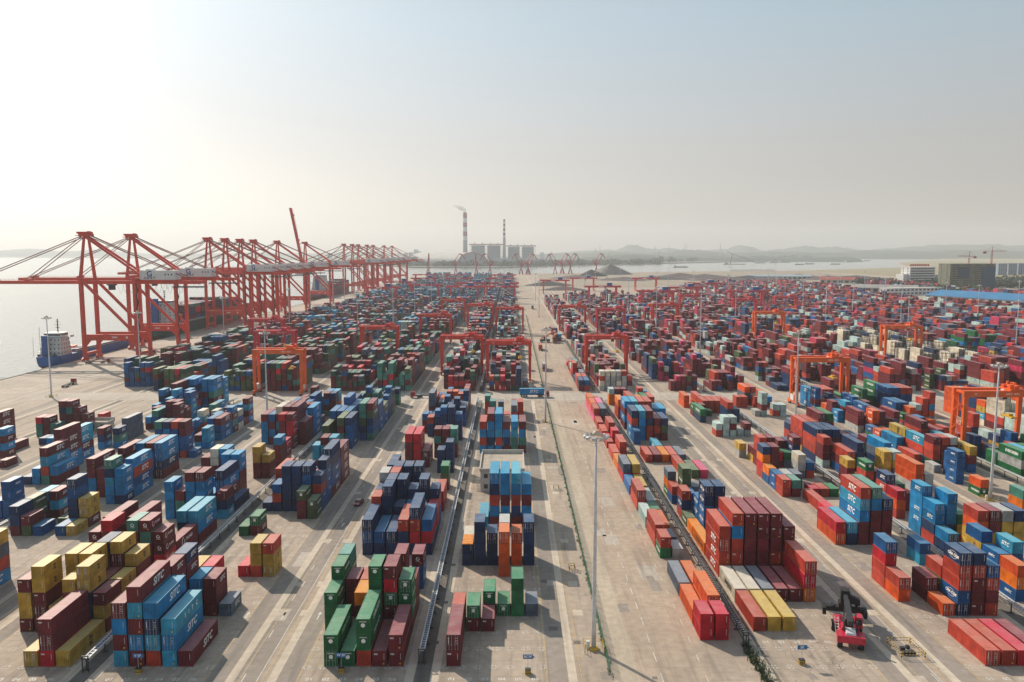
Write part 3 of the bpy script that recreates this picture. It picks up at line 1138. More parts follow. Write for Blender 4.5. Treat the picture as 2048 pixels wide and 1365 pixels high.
def door_leaf(h, s):
    mb = MB(); x0, x1 = (0.15, W / 2 - 0.012) if s == 0 else (W / 2 + 0.012, W - 0.15)
    mb.box(x0, x1, 0.04, 0.10, 0.19, h - 0.17)
    for i in range(3):
        z = 0.45 + i * (h - 0.95) / 3
        mb.box(x0 + 0.08, x1 - 0.08, 0.022, 0.041, z, z + (h - 0.95) / 3 - 0.16)
    return mb.mesh('door', [M_PAINT])
def lock_bars(h, s):
    mb = MB()
    for f in (0.28, 0.72):
        x = (0.15 + (W / 2 - 0.15) * f) if s == 0 else (W / 2 + (W / 2 - 0.15) * f)
        mb.tube((x, -0.012, 0.14), (x, -0.012, h - 0.12), 0.028, n=6)
        mb.box(x - 0.22, x + 0.06, -0.035, -0.012, 1.05, 1.12)
        for z in (0.2, h * .5, h - 0.25): mb.box(x - 0.06, x + 0.06, -0.035, 0.02, z, z + 0.08)
    return mb.mesh('locking_bars', [M_STEEL])
DOOR = {(L, s): door_leaf(2.59 if L == 20 else 2.90, s) for L in (20, 40) for s in (0, 1)}
LOCK = {(L, s): lock_bars(2.59 if L == 20 else 2.90, s) for L in (20, 40) for s in (0, 1)}

# ------------------------------------------------------------------ lettering
TX = {}
def T(key, *a, **k):
    TX[key] = text_mesh(*a, **k)
T('S', 'SITC', 1.95, 0.055, 0.28, 1.08); T('S2', 'S I T C', 1.2, 0.03, 0.0, 1.7)
T('T', 'TS LINES', 1.0, 0.03, 0.15); T('E', 'EVERGREEN', 1.25, 0.035); T('C', 'CMA CGM', 1.35, 0.05, 0.12)
T('K', 'KMTC', 1.25, 0.03, 0.3, 1.05); T('L', 'CK LINE', 1.35, 0.06); T('A', 'MAERSK', 1.5, 0.035); T('H', 'Hapag-Lloyd', 1.3, 0.03)
T('Ma', 'm', 1.5, 0.06); T('Mb', 'sc', 1.5, 0.06); T('X', 'tex', 0.50, 0.012)
T('e_small', 'EVERGREEN', 0.24, 0.006); T('t_small', 'TS LINES', 0.26, 0.006); T('code', '22G1', 0.2, 0.004); T('num', '45G1', 0.22, 0.004)

def side_text(key, L, h, sides, size=1.0):
    """lettering on one long wall"""
    mb = MB()
    yc = LEN[L] * 0.58
    z = h * 0.52
    sc = size * (1.0 if L == 40 else 0.62)
    def put(me, dy=0.0, dz=0.0, s=1.0):
        for side in (sides,):
            if side == 0: M = Matrix(((0, 0, 1, W + 0.004), (1, 0, 0, yc + dy), (0, 1, 0, z + dz), (0, 0, 0, 1)))
            else:         M = Matrix(((0, 0, -1, -0.004), (-1, 0, 0, LEN[L] - yc - dy), (0, 1, 0, z + dz), (0, 0, 0, 1)))
            mb.add_mesh(me, M @ Matrix.Scale(sc * s, 4))
    if key == 'M':
        put(TX['Ma'], 0, 0.5 * sc); put(TX['Mb'], 0, -0.5 * sc)
    else:
        put(TX[key])
    if key == 'C':                                     # arc over the name
        arc = MB()
        for s0, s1 in ((35, 145), (215, 325)):
            a = [R(s0 + (s1 - s0) * i / 10) for i in range(11)]
            for u, v in zip(a[:-1], a[1:]):
                arc.poly([(2.3 * math.cos(u), 1.12 * math.sin(u), 0), (2.42 * math.cos(u), 1.22 * math.sin(u), 0), (2.42 * math.cos(v), 1.22 * math.sin(v), 0), (2.3 * math.cos(v), 1.12 * math.sin(v), 0)])
        put(arc.mesh('arc', [M_WHITE]))
    if key == 'T':                                     # round emblem before the name
        em = MB()
        for i in range(16):
            u, v = 2 * math.pi * i / 16, 2 * math.pi * (i + 1) / 16
            if 1 <= i <= 2: continue
            em.poly([(.55 * math.cos(u), .75 * math.sin(u), 0), (.8 * math.cos(u), 1.0 * math.sin(u), 0), (.8 * math.cos(v), 1.0 * math.sin(v), 0), (.55 * math.cos(v), .75 * math.sin(v), 0)])
        put(em.mesh('em', [M_WHITE]), -3.3 * sc)
    return mb.mesh('lettering', [M_DARKTXT if key in 'AHM' else M_WHITE])
SIDE = {}
for L in (20, 40):
    hh = 2.59 if L == 20 else 2.9
    for sd in (0, 1):
        for k in 'STECKLAHM': SIDE[(k, L, sd)] = side_text(k, L, hh, sd)
        SIDE[('S2', L, sd)] = side_text('S2', L, hh, sd)
        d = side_text('S', L, hh, sd, size=0.7); d.materials.clear(); d.materials.append(M_DARKTXT); SIDE[('Sd', L, sd)] = d

def end_mark(kind, h):
    mb = MB()
    E = lambda x, z, s=1.0: Matrix(((s, 0, 0, x), (0, 0, -1, -0.006), (0, s, 0, z), (0, 0, 0, 1)))
    if kind in ('E', 'T'):
        o = MB()
        for i in range(20):
            u, v = 2 * math.pi * i / 20, 2 * math.pi * (i + 1) / 20
            ri = 0.13 if kind == 'E' else (0.20 if i not in (2, 3) else 0.36)
            o.poly([(ri * math.cos(u), ri * math.sin(u), 0), (.37 * math.cos(u), .37 * math.sin(u), 0), (.37 * math.cos(v), .37 * math.sin(v), 0), (ri * math.cos(v), ri * math.sin(v), 0)])
        me = o.mesh('ring', [M_WHITE])
        if kind == 'E':
            mb.add_mesh(me, E(W / 2, h * .60)); mb.add_mesh(TX['e_small'], E(W / 2, h * .82))
            mb.box(W / 2 - .05, W / 2 + .05, -0.007, -0.004, h * .60 - .12, h * .60 + .12); mb.box(W / 2 - .12, W / 2 + .12, -0.010, -0.0075, h * .60 - .05, h * .60 + .05)
        else:
            mb.add_mesh(me, E(W / 2 + .05, h * .58, 1.1)); mb.add_mesh(TX['t_small'], E(W / 2 + .05, h * .36))
    if kind == 'X':
        mb.add_mesh(TX['X'], E(0.55, h * .80))
    # number column and code block that every end wall carries
    if kind in ('X', '0'):
        for i in range(7): mb.box(W - 0.50, W - 0.42, -0.006, -0.003, h * .82 - i * 0.17 - 0.10, h * .82 - i * 0.17)
    if kind == 'N':
        mb.add_mesh(TX['num'], E(W * .73, h * .78)); mb.add_mesh(TX['code'], E(W * .73, h * .62)); mb.add_mesh(TX['code'], E(W * .75, h * .48))
        for i in range(8): mb.box(0.30, 0.42, -0.044, -0.040, h * .85 - i * 0.15 - 0.11, h * .85 - i * 0.15)
    return mb.mesh('lettering', [M_WHITE])
ENDM = {(k, L): end_mark(k, 2.59 if L == 20 else 2.9) for L in (20, 40) for k in 'ETX0N'}
tp = MB(); tp.box(-0.02, W + 0.02, -0.03, 6.09, 2.42, 2.63); TARP = tp.mesh('tarpaulin', [simple('orange_tarpaulin', (0.78, 0.27, 0.03), 0.6, var=0.35, scale=1.2)])
# a small coloured plate low on the end wall
pm = MB(); pm.box(W - 0.72, W - 0.42, 0.0, 0.012, 0.42, 0.66); PLATE = pm.mesh('safety_plate', [M_YELLOW])

LEFT_BLOCKS = ('L6', 'L5', 'L4', 'L3', 'L2', 'L1')
def marks(b, c, mk, L, r):
    side = end = None
    u = r.random()
    if mk == 'S' and u < .9: side = 'S' if c not in 'w' else 'Sd'
    elif mk == 'E' and c in 'gGt': side, end = 'E', 'E'
    elif mk == 'T' and c in 'mrt': side, end = 'T', 'T'
    elif mk == 'C' and c in 'ndk': side = 'C'
    elif mk == 'X' and c in 'mRr': end = 'X'
    elif mk == 'K' and c in 'dbn': side = 'K'
    elif mk == 'L' and c == 'v': side = 'L'
    elif mk == 'A': side = 'A'
    elif mk == 'H': side = 'H'
    elif c in 'bc' and u < (.97 if b in LEFT_BLOCKS else .6): side = 'S'
    elif c == 'd' and u < .5: side = 'K'
    elif c in 'gG' and u < .65: side, end = 'E', 'E'
    elif c == 'y' and u < .85: side = 'M'
    elif c == 'm' and b in ('L1', 'L3', 'L4') and u < .6: side = 'S'
    elif c in 'mR' and u < .7: end = 'X'
    if end is None and side not in ('E', 'T') : end = '0' if u < .8 else None
    return side, end

ORD = ['first', 'second', 'third', 'fourth', 'fifth', 'sixth', 'seventh', 'eighth', 'ninth', 'tenth', 'eleventh', 'twelfth', 'thirteenth', 'fourteenth', 'fifteenth', 'sixteenth', 'seventeenth', 'eighteenth', 'nineteenth', 'twentieth',
       'twenty-first', 'twenty-second', 'twenty-third', 'twenty-fourth', 'twenty-fifth', 'twenty-sixth', 'twenty-seventh', 'twenty-eighth', 'twenty-ninth', 'thirtieth', 'thirty-first', 'thirty-second', 'thirty-third', 'thirty-fourth', 'thirty-fifth', 'thirty-sixth', 'thirty-seventh', 'thirty-eighth', 'thirty-ninth', 'fortieth']
PHRASE = {'L6': 'leftmost quayside block', 'L5': 'quayside block at left edge', 'L4': 'block left of leftmost conductor rail', 'L3': 'block right of leftmost conductor rail', 'L2': 'lower-left yellow-topped block',
          'L1': 'lower-left blue-stacked block', 'A': 'front green-and-navy block', 'B': 'block left of green fence', 'C': 'narrow twin row beside road', 'D': 'block left of reach stacker', 'E': 'block right of reach stacker',
          'F': 'lower-right corner block', 'G': 'block left of rightmost mast', 'H': 'block behind rightmost mast', 'I': 'block at right edge', 'J': 'outermost right block'}
TIERS = ['bottom of', 'second up in', 'third up in', 'fourth up in', 'fifth up in']
rows = {}
for b in set(r[0] for r in recs):
    ys = sorted(set(round(s[2], 1) for s in stacks if s[0] == b))
    merged = []
    for y in ys:
        if not merged or y - merged[-1][-1] > 2.0: merged.append([y])
        else: merged[-1].append(y)
    rows[b] = merged
def row_of(b, y):
    for i, g in enumerate(rows[b]):
        if g[0] - 1 <= y <= g[-1] + 1: return i
    return 0
percol = {}
for s in stacks:
    percol.setdefault((s[0], row_of(s[0], s[2])), set()).add(s[1])

labels = {}
for i in sorted(near):
    b, k, y, L, t, n, c, mk, x, z, h = recs[i]
    r = random.Random(i * 7 + 3)
    doors = (c in 'n' and r.random() < .6) or (c == 'v' and b == 'B') or (b in ('L2', 'L1', 'L3', 'L4') and c in 'bdny' and r.random() < .3) or (b in ('E', 'F') and r.random() < .4) or r.random() < .15
    o = bpy.data.objects.new('shipping_container', SHELL[(L, doors)])
    link(o); o.location = (x, y, z)
    j = r.uniform(.86, 1.12)
    colr = tuple(min(1, q * j) for q in PAINT[c]) + (1,)
    o.color = colr
    side, end = marks(b, c, mk, L, r)
    if c == 'c' and b == 'L1' and t == 2 and L == 40: side = 'S2'
    if doors:
        end = 'N' if end in ('0', 'X', None) else end
        for s_ in (0, 1):
            d = link(bpy.data.objects.new('door', DOOR[(L, s_)]), o); d.color = colr
            link(bpy.data.objects.new('locking_bars', LOCK[(L, s_)]), d)
    elif y < 230 and r.random() < .5 and c in 'mRvbc':
        link(bpy.data.objects.new('safety_plate', PLATE), o)
    if side: link(bpy.data.objects.new('lettering', SIDE[(side, L, 0 if x < 0 else 1)]), o)
    if end: link(bpy.data.objects.new('lettering', ENDM[(end, L)]), o)
    if c == 'Q': link(bpy.data.objects.new('tarpaulin', TARP), o)
    ri = row_of(b, y)
    cols_ = sorted(percol[(b, ri)])
    so = cols_.index(k)
    st = 'only stack' if len(cols_) == 1 else ('left-end stack' if so == 0 else ('right-end stack' if so == len(cols_) - 1 else ORD[so] + ' stack'))
    tp_ = ('top of' if n > 1 else 'alone as') if t == n - 1 else TIERS[t]
    lab = '%s %s container, %s %s, %s, %s' % ('long' if L == 40 else 'short', CNAME[c], tp_, st, 'front row' if ri == 0 else ORD[min(ri, 39)] + ' row', PHRASE.get(b, 'far block'))
    if lab in labels: print('DUPLABEL', lab, recs[i], labels[lab])
    labels[lab] = recs[i]
    tag(o, lab, 'shipping container', 'shipping containers stacked in the yard')

# the rest of the stacks: far too many to lift out one by one
rest = [i for i in range(len(recs)) if i not in near]
N = len(rest)
V = np.zeros((N, 8, 3), np.float32); C = np.zeros((N, 3), np.float32)
for q, i in enumerate(rest):
    b, k, y, L, t, n, c, mk, x, z, h = recs[i]
    x1, y1, z1 = x + W, y + LEN[L], z + h - 0.07
    V[q] = [(x, y, z), (x1, y, z), (x1, y1, z), (x, y1, z), (x, y, z1), (x1, y, z1), (x1, y1, z1), (x, y1, z1)]
    j = random.Random(i).uniform(.8, 1.15)
    C[q] = [min(1, a * j) for a in PAINT[c]]
fi = np.array([(4, 5, 6, 7), (0, 1, 5, 4), (1, 2, 6, 5), (2, 3, 7, 6), (3, 0, 4, 7), (3, 2, 1, 0)], np.int32)
F = (np.arange(N, dtype=np.int32)[:, None, None] * 8 + fi[None]).reshape(-1)
me = bpy.data.meshes.new('container_mass')
me.vertices.add(N * 8); me.vertices.foreach_set('co', V.reshape(-1))
me.loops.add(N * 24); me.loops.foreach_set('vertex_index', F)
me.polygons.add(N * 6); me.polygons.foreach_set('loop_start', np.arange(0, N * 24, 4, dtype=np.int32)); me.polygons.foreach_set('loop_total', np.full(N * 6, 4, np.int32))
at = me.color_attributes.new('paint', 'FLOAT_COLOR', 'CORNER')
cc = np.ones((N, 24, 4), np.float32); cc[:, :, :3] = C[:, None, :]
at.data.foreach_set('color', cc.reshape(-1))
me.polygons.foreach_set('use_smooth', np.zeros(N * 6, bool))
me.materials.append(M_MASS); me.update(calc_edges=True); me.validate()
o = link(bpy.data.objects.new('container_mass', me))
tag(o, 'distant mass of stacked containers in every colour filling the yard', 'containers', kind='stuff')
# their painted names, on the walls that show
lt = [[], []]
for i in rest:
    b, k, y, L, t, n, c, mk, x, z, h = recs[i]
    if y > 420 or seen[i] < 6: continue
    side, end = marks(b, c, mk, L, random.Random(i * 7 + 3))
    if not side: continue
    src = SIDE[(side, L, 0 if x < 0 else 1)]
    lt[1 if src.materials[0] is M_DARKTXT else 0].append((src, Matrix.Translation((x + (0.006 if x < 0 else -0.006), y, z))))
for j_, (lst, mt) in enumerate(((lt[0], M_WHITE), (lt[1], M_DARKTXT))):
    mb = MB()
    for src, M_ in lst: mb.add_mesh(src, M_)
    tag(mb.build('lettering', mt, o), kind='stuff')
# ------------------------------------------------------------------ rubber-tyred yard cranes
def make_rtg(mat, lettered=False):
    root = empty('yard_gantry_crane')
    HW, HT = 11.75, 23.0                       # half span, girder top
    for sx in (-1, 1):
        x = sx * HW
        for sy in (-1, 1):
            mb = MB(); mb.bar((x, sy * 3.6, 2.4), (x, sy * 3.3, HT - 2.2), 1.25, 1.2, w2=1.55, h2=1.5)
            mb.box(x - 0.8, x + 0.8, sy * 3.3 - 0.9, sy * 3.3 + 0.9, HT - 2.9, HT - 2.2)
            mb.build('leg', mat, root)
        mb = MB(); mb.box(x - 0.5, x + 0.5, -6.4, 6.4, 1.5, 2.5)
        for y in (-5.4, 5.4): mb.box(x - 0.42, x + 0.42, y - 1.5, y + 1.5, 0.9, 1.55)
        for y in (-6.45, 6.45): mb.box(x - 0.3, x + 0.3, y - 0.2, y + 0.2, 0.5, 2.0)
        mb.build('sill_beam', mat, root)
        for y in (-6.1, -4.7, 4.7, 6.1):
            mb = MB(); mb.tube((x - 0.34, y, 0.76), (x + 0.34, y, 0.76), 0.76, n=16); mb.build('wheel', M_BLACK, root)
        mb = MB(); mb.box(x - 0.4, x + 0.4, -3.0, 3.0, HT - 1.1, HT - 0.3); mb.build('end_tie', mat, root)
    for sy in (-1, 1):
        mb = MB(); y = sy * 3.3
        mb.box(-HW - 0.9, HW + 0.9, y - 0.7, y + 0.7, HT - 2.2, HT)
        mb.box(-HW - 0.8, HW + 0.8, y - 0.9, y + 0.9, HT + 0.001, HT + 0.06)
        for i in range(19):
            xx = -HW + i * 2 * HW / 18; mb.box(xx - 0.03, xx + 0.03, y + sy * 0.85 - 0.02, y + sy * 0.85 + 0.02, HT + 0.06, HT + 1.1)
        mb.box(-HW, HW, y + sy * 0.85 - 0.025, y + sy * 0.85 + 0.025, HT + 1.1, HT + 1.16)
        mb.build('girder', mat, root)
    mb = MB()
    for i, xx in enumerate((-8.4, 3.2, 6.0)):
        s_ = ('07', 'ARTG', '40.5 t')[i]
        me = text_mesh(s_, 0.8, 0.02)
        mb.add_mesh(me, Matrix(((1, 0, 0, xx), (0, 0, -1, -3.3 - 0.706), (0, 1, 0, HT - 1.1), (0, 0, 0, 1))))
    mb.build('lettering', M_WHITE, root)
    tx = 6.3
    mb = MB(); mb.box(tx - 2.6, tx + 2.6, -4.0, 4.0, HT + 0.1, HT + 0.5)
    for xx, yy, sx, sy, h in ((-1.4, -2, 1.5, 1.6, 1.5), (0.6, -1.8, 1.2, 2.2, 1.2), (1.7, 1.6, 0.9, 2.4, 1.7), (-1.2, 1.9, 1.6, 1.5, 1.1), (0.3, 2.6, 0.7, 0.7, 2.1)):
        mb.cbox(tx + xx, yy, HT + 0.5 + h / 2, sx, sy, h)
    mb.tube((tx - .6, -.7, HT + 1.2), (tx - .6, .9, HT + 1.2), 0.55, n=10)
    for xx in (-2.55, 2.55):
        for yy in (-3.9, -1.3, 1.3, 3.9): mb.box(tx + xx - .03, tx + xx + .03, yy - .03, yy + .03, HT + .5, HT + 1.6)
        mb.box(tx + xx - .03, tx + xx + .03, -3.9, 3.9, HT + 1.55, HT + 1.62)
    tr = mb.build('trolley', mat, root)
    mb = MB(); mb.box(tx - 3.6, tx - 1.9, -1.2, 1.0, HT - 3.9, HT - 1.7); mb.box(tx - 3.2, tx - 2.2, -1, 0.8, HT - 1.7, HT + 0.1); cabn = mb.build('cab', M_CABIN, tr)
    mb = MB(); mb.box(tx - 3.55, tx - 1.95, -1.26, -1.20, HT - 3.4, HT - 2.0); mb.build('window', M_GLASS, cabn)
    mb = MB(); mb.cbox(tx, 0, 13.2, 2.0, 6.0, 0.5); mb.cbox(tx, 0, 13.8, 1.5, 2.2, 0.8)
    for yy in (-3.0, 3.0): mb.cbox(tx, yy, 13.05, 2.44, 0.35, 0.4)
    sp = mb.build('spreader', M_YELLOW, root)
    mb = MB()
    for xx in (-.6, .6):
        for yy in (-.9, .9): mb.bar((tx + xx, yy, 14.1), (tx + xx * 1.6, yy * 1.6, HT + 0.1), 0.05)
    mb.build('hoist_ropes', M_DARK, sp)
    mb = MB(); mb.box(-HW - 0.9, -HW + 0.9, -2.2, 2.2, 2.5, 5.2); mb.build('power_cabinet', M_CABIN, root)
    mb = MB(); mb.box(HW - 0.7, HW + 0.7, -1.6, 1.2, 2.5, 4.5); mb.build('control_cabinet', M_CABIN, root)
    mb = MB()
    z0 = 5.2
    for i in range(5):
        z1 = z0 + 3.2; a, c = (-2.4, 2.4) if i % 2 == 0 else (2.4, -2.4)
        for xx in (-0.55, 0.0): mb.bar((-HW - 0.9 + xx, a, z0), (-HW - 0.9 + xx, c, z1), 0.06, 0.18); mb.bar((-HW - 0.9 + xx, a, z0 + 1), (-HW - 0.9 + xx, c, z1 + 1), 0.04, 0.04)
        for q in range(8):
            t = (q + .5) / 8; mb.cbox(-HW - 1.2, a + (c - a) * t, z0 + (z1 - z0) * t, 0.55, 0.22, 0.03)
        mb.box(-HW - 1.6, -HW - 0.7, c - .6, c + .6, z1 - .05, z1)
        z0 = z1
    mb.build('stair', mat, root)
    return root

def make_rmg(mat):
    """wide rail-mounted crane with tapered portal legs and a blue machinery house"""
    root = empty('rail_gantry_crane')
    HW, HT = 19.0, 24.0
    for sx in (-1, 1):
        for sy in (-1, 1):
            mb = MB(); mb.bar((sx * HW, sy * 7.5, 2.0), (sx * HW, sy * 3.6, HT - 2.4), 0.9, 1.2, w2=2.4, h2=2.0); mb.build('leg', mat, root)
        mb = MB(); mb.box(sx * HW - .8, sx * HW + .8, -9, 9, 0.9, 2.2)
        for y in (-8, -6, 6, 8): mb.tube((sx * HW - .3, y, .55), (sx * HW + .3, y, .55), .5, n=10)
        mb.build('sill_beam', mat, root)
    for sy in (-1, 1):
        mb = MB(); mb.box(-HW - 6.5, HW + 6.5, sy * 3.6 - .9, sy * 3.6 + .9, HT - 2.4, HT)
        mb.box(-HW - 6.5, HW + 6.5, sy * 5.0 - .05, sy * 5.0 + .05, HT + 1.0, HT + 1.1)
        mb.build('girder', mat, root)
    mb = MB()
    for sx in (-1, 1): mb.box(sx * (HW + 6.2) - .5, sx * (HW + 6.2) + .5, -2.7, 2.7, HT - 1.9, HT - .4)
    mb.build('end_tie', mat, root)
    mb = MB(); mb.box(-6, 1, -4.53, -4.50, HT - 1.9, HT - .5); mb.build('sign_board', M_WHITE, root)
    mb = MB(); mb.box(6, 13, -4, 4, HT + .5, HT + 4.2); mb.box(5.5, 13.5, -4.6, 4.6, HT, HT + .5)
    h = mb.build('machinery_house', M_BLUE, root)
    mb = MB(); mb.box(5.9, 13.1, -4.15, 4.15, HT + 4.2, HT + 4.5); mb.build('roof', M_CABIN, h)
    mb = MB(); mb.box(3, 5.2, -1.5, 1.5, HT - 5.4, HT - 2.5); mb.build('cab', M_CABIN, root)
    return root

def put(root, x, y, label, cat, group, first, z=0.0, rz=0.0):
    o = root if first else copy_tree(root)
    o.location = (x, y, z); o.rotation_euler = (0, 0, rz)
    return tag(o, label, cat, group)

def block_mid(b):
    x0, p, left = BLOCKS[b]
    return x0 + (6.55 if left else 10.0)

G_RTG = 'gantry cranes over the container blocks'
# colour, block, distance, label
RTG = [
 ('o', 'L3', 402, 'orange yard crane on the cross road left of centre, front one of the pair'),
 ('c', -147, 497, 'crimson yard crane close behind the orange one at left'),
 ('c', -179, 585, 'pale crimson yard crane nearest the quay cranes, behind two others'),
 ('r', 'L2', 527, 'red yard crane straddling the dark green stacks left of centre'),
 ('r', 'L1', 628, 'red yard crane over white tanks, beyond the dark green stacks'),
 ('r', 'L1', 822, 'small far red yard crane left of the blue stacks'),
 ('r', 'A', 751, 'far red yard crane in front of the blue stacks'),
 ('r', 'B', 704, 'far red yard crane beside the road, right of the blue stacks'),
 ('r', 'A', 468, 'red yard crane straddling the maroon stacks beyond the cross road, centre'),
 ('r', 'B', 441, 'red yard crane beside the green fence, beyond the cross road'),
 ('r', 'D', 730, 'red yard crane right of the road, beyond the grey loader'),
 ('c', 'E', 692, 'red yard crane over maroon stacks, one block right of the road'),
 ('r', 'D', 468, 'red yard crane over the white stacks right of the road'),
 ('r', 'G', 751, 'red yard crane above light blue stacks right of centre'),
 ('c', 'I', 905, 'crimson yard crane behind the white tanks at right'),
 ('c', 243, 832, 'crimson yard crane, front one of the row at right'),
 ('o', 212, 656, 'orange-red yard crane over red stacks right of centre'),
 ('c', 301, 877, 'crimson yard crane right of the row of far red ones'),
 ('o', 'G', 371, 'orange yard crane with yellow spreader beside the white mast at right'),
 ('o', 'K', 532, 'orange yard crane over the cream refrigerated containers at right'),
 ('o', 'H', 282, 'large orange yard crane cut off by the right edge'),
]
protos = {'o': make_rtg(M_ORANGE), 'r': make_rtg(M_RED), 'c': make_rtg(M_CRIMSON)}
used = set()
for c, b, y, lab in RTG:
    put(protos[c], block_mid(b) if isinstance(b, str) else b, y, lab, 'gantry crane', G_RTG, c not in used)
    used.add(c)

G_RMG = 'wide rail-mounted cranes with blue cabins'
rmg = make_rmg(M_CRIMSON)
RMG_AT = [(1315, 992), (1205, 1124), (1109, 1366), (1166, 1468), (1291, 1468), (1366, 1091), (1407, 1233), (1494, 992),
          (763, 1091), (850, 1176), (928, 1124), (1001, 1124), (797, 1294), (945, 1250), (1005, 1250), (850, 1468), (920, 1468), (1000, 1468), (850, 1697), (912, 1697), (1008, 1680)]
RMG_LAB = ['large rail crane in the middle right, nearest with blue cabin', 'wide rail crane right of the road, second with a white sign', 'wide rail crane beside the road and the dark pile', 'farther wide rail crane behind the second one right of the road', 'farthest wide rail crane in front of the heaps, middle right',
           'wide rail crane overlapping the large one at middle right', 'far wide rail crane in front of the blue-covered shed', 'wide rail crane at far right with blue cabin, before the brown rows', 'wide rail crane nearest the quay, left end of the centre row',
           'wide rail crane second from the quay in the centre row', 'wide rail crane above the far blue stacks, left one', 'wide rail crane above the far blue stacks, beside the road', 'wide rail crane close to the quay in the second centre row',
           'wide rail crane middle of the second centre row', 'wide rail crane beside the road in the second centre row', 'wide rail crane left in the third centre row', 'wide rail crane middle of the third centre row', 'wide rail crane beside the road in the third centre row',
           'last wide rail crane by the river, left', 'last wide rail crane by the river, middle', 'last wide rail crane by the river, beside the road']
RMG = [((px - 1022) / 1600.0 * y, y, RMG_LAB[i]) for i, (px, y) in enumerate(RMG_AT)]
for i, (x, y, lab) in enumerate(RMG):
    put(rmg, x, y, lab, 'gantry crane', G_RMG, i == 0)

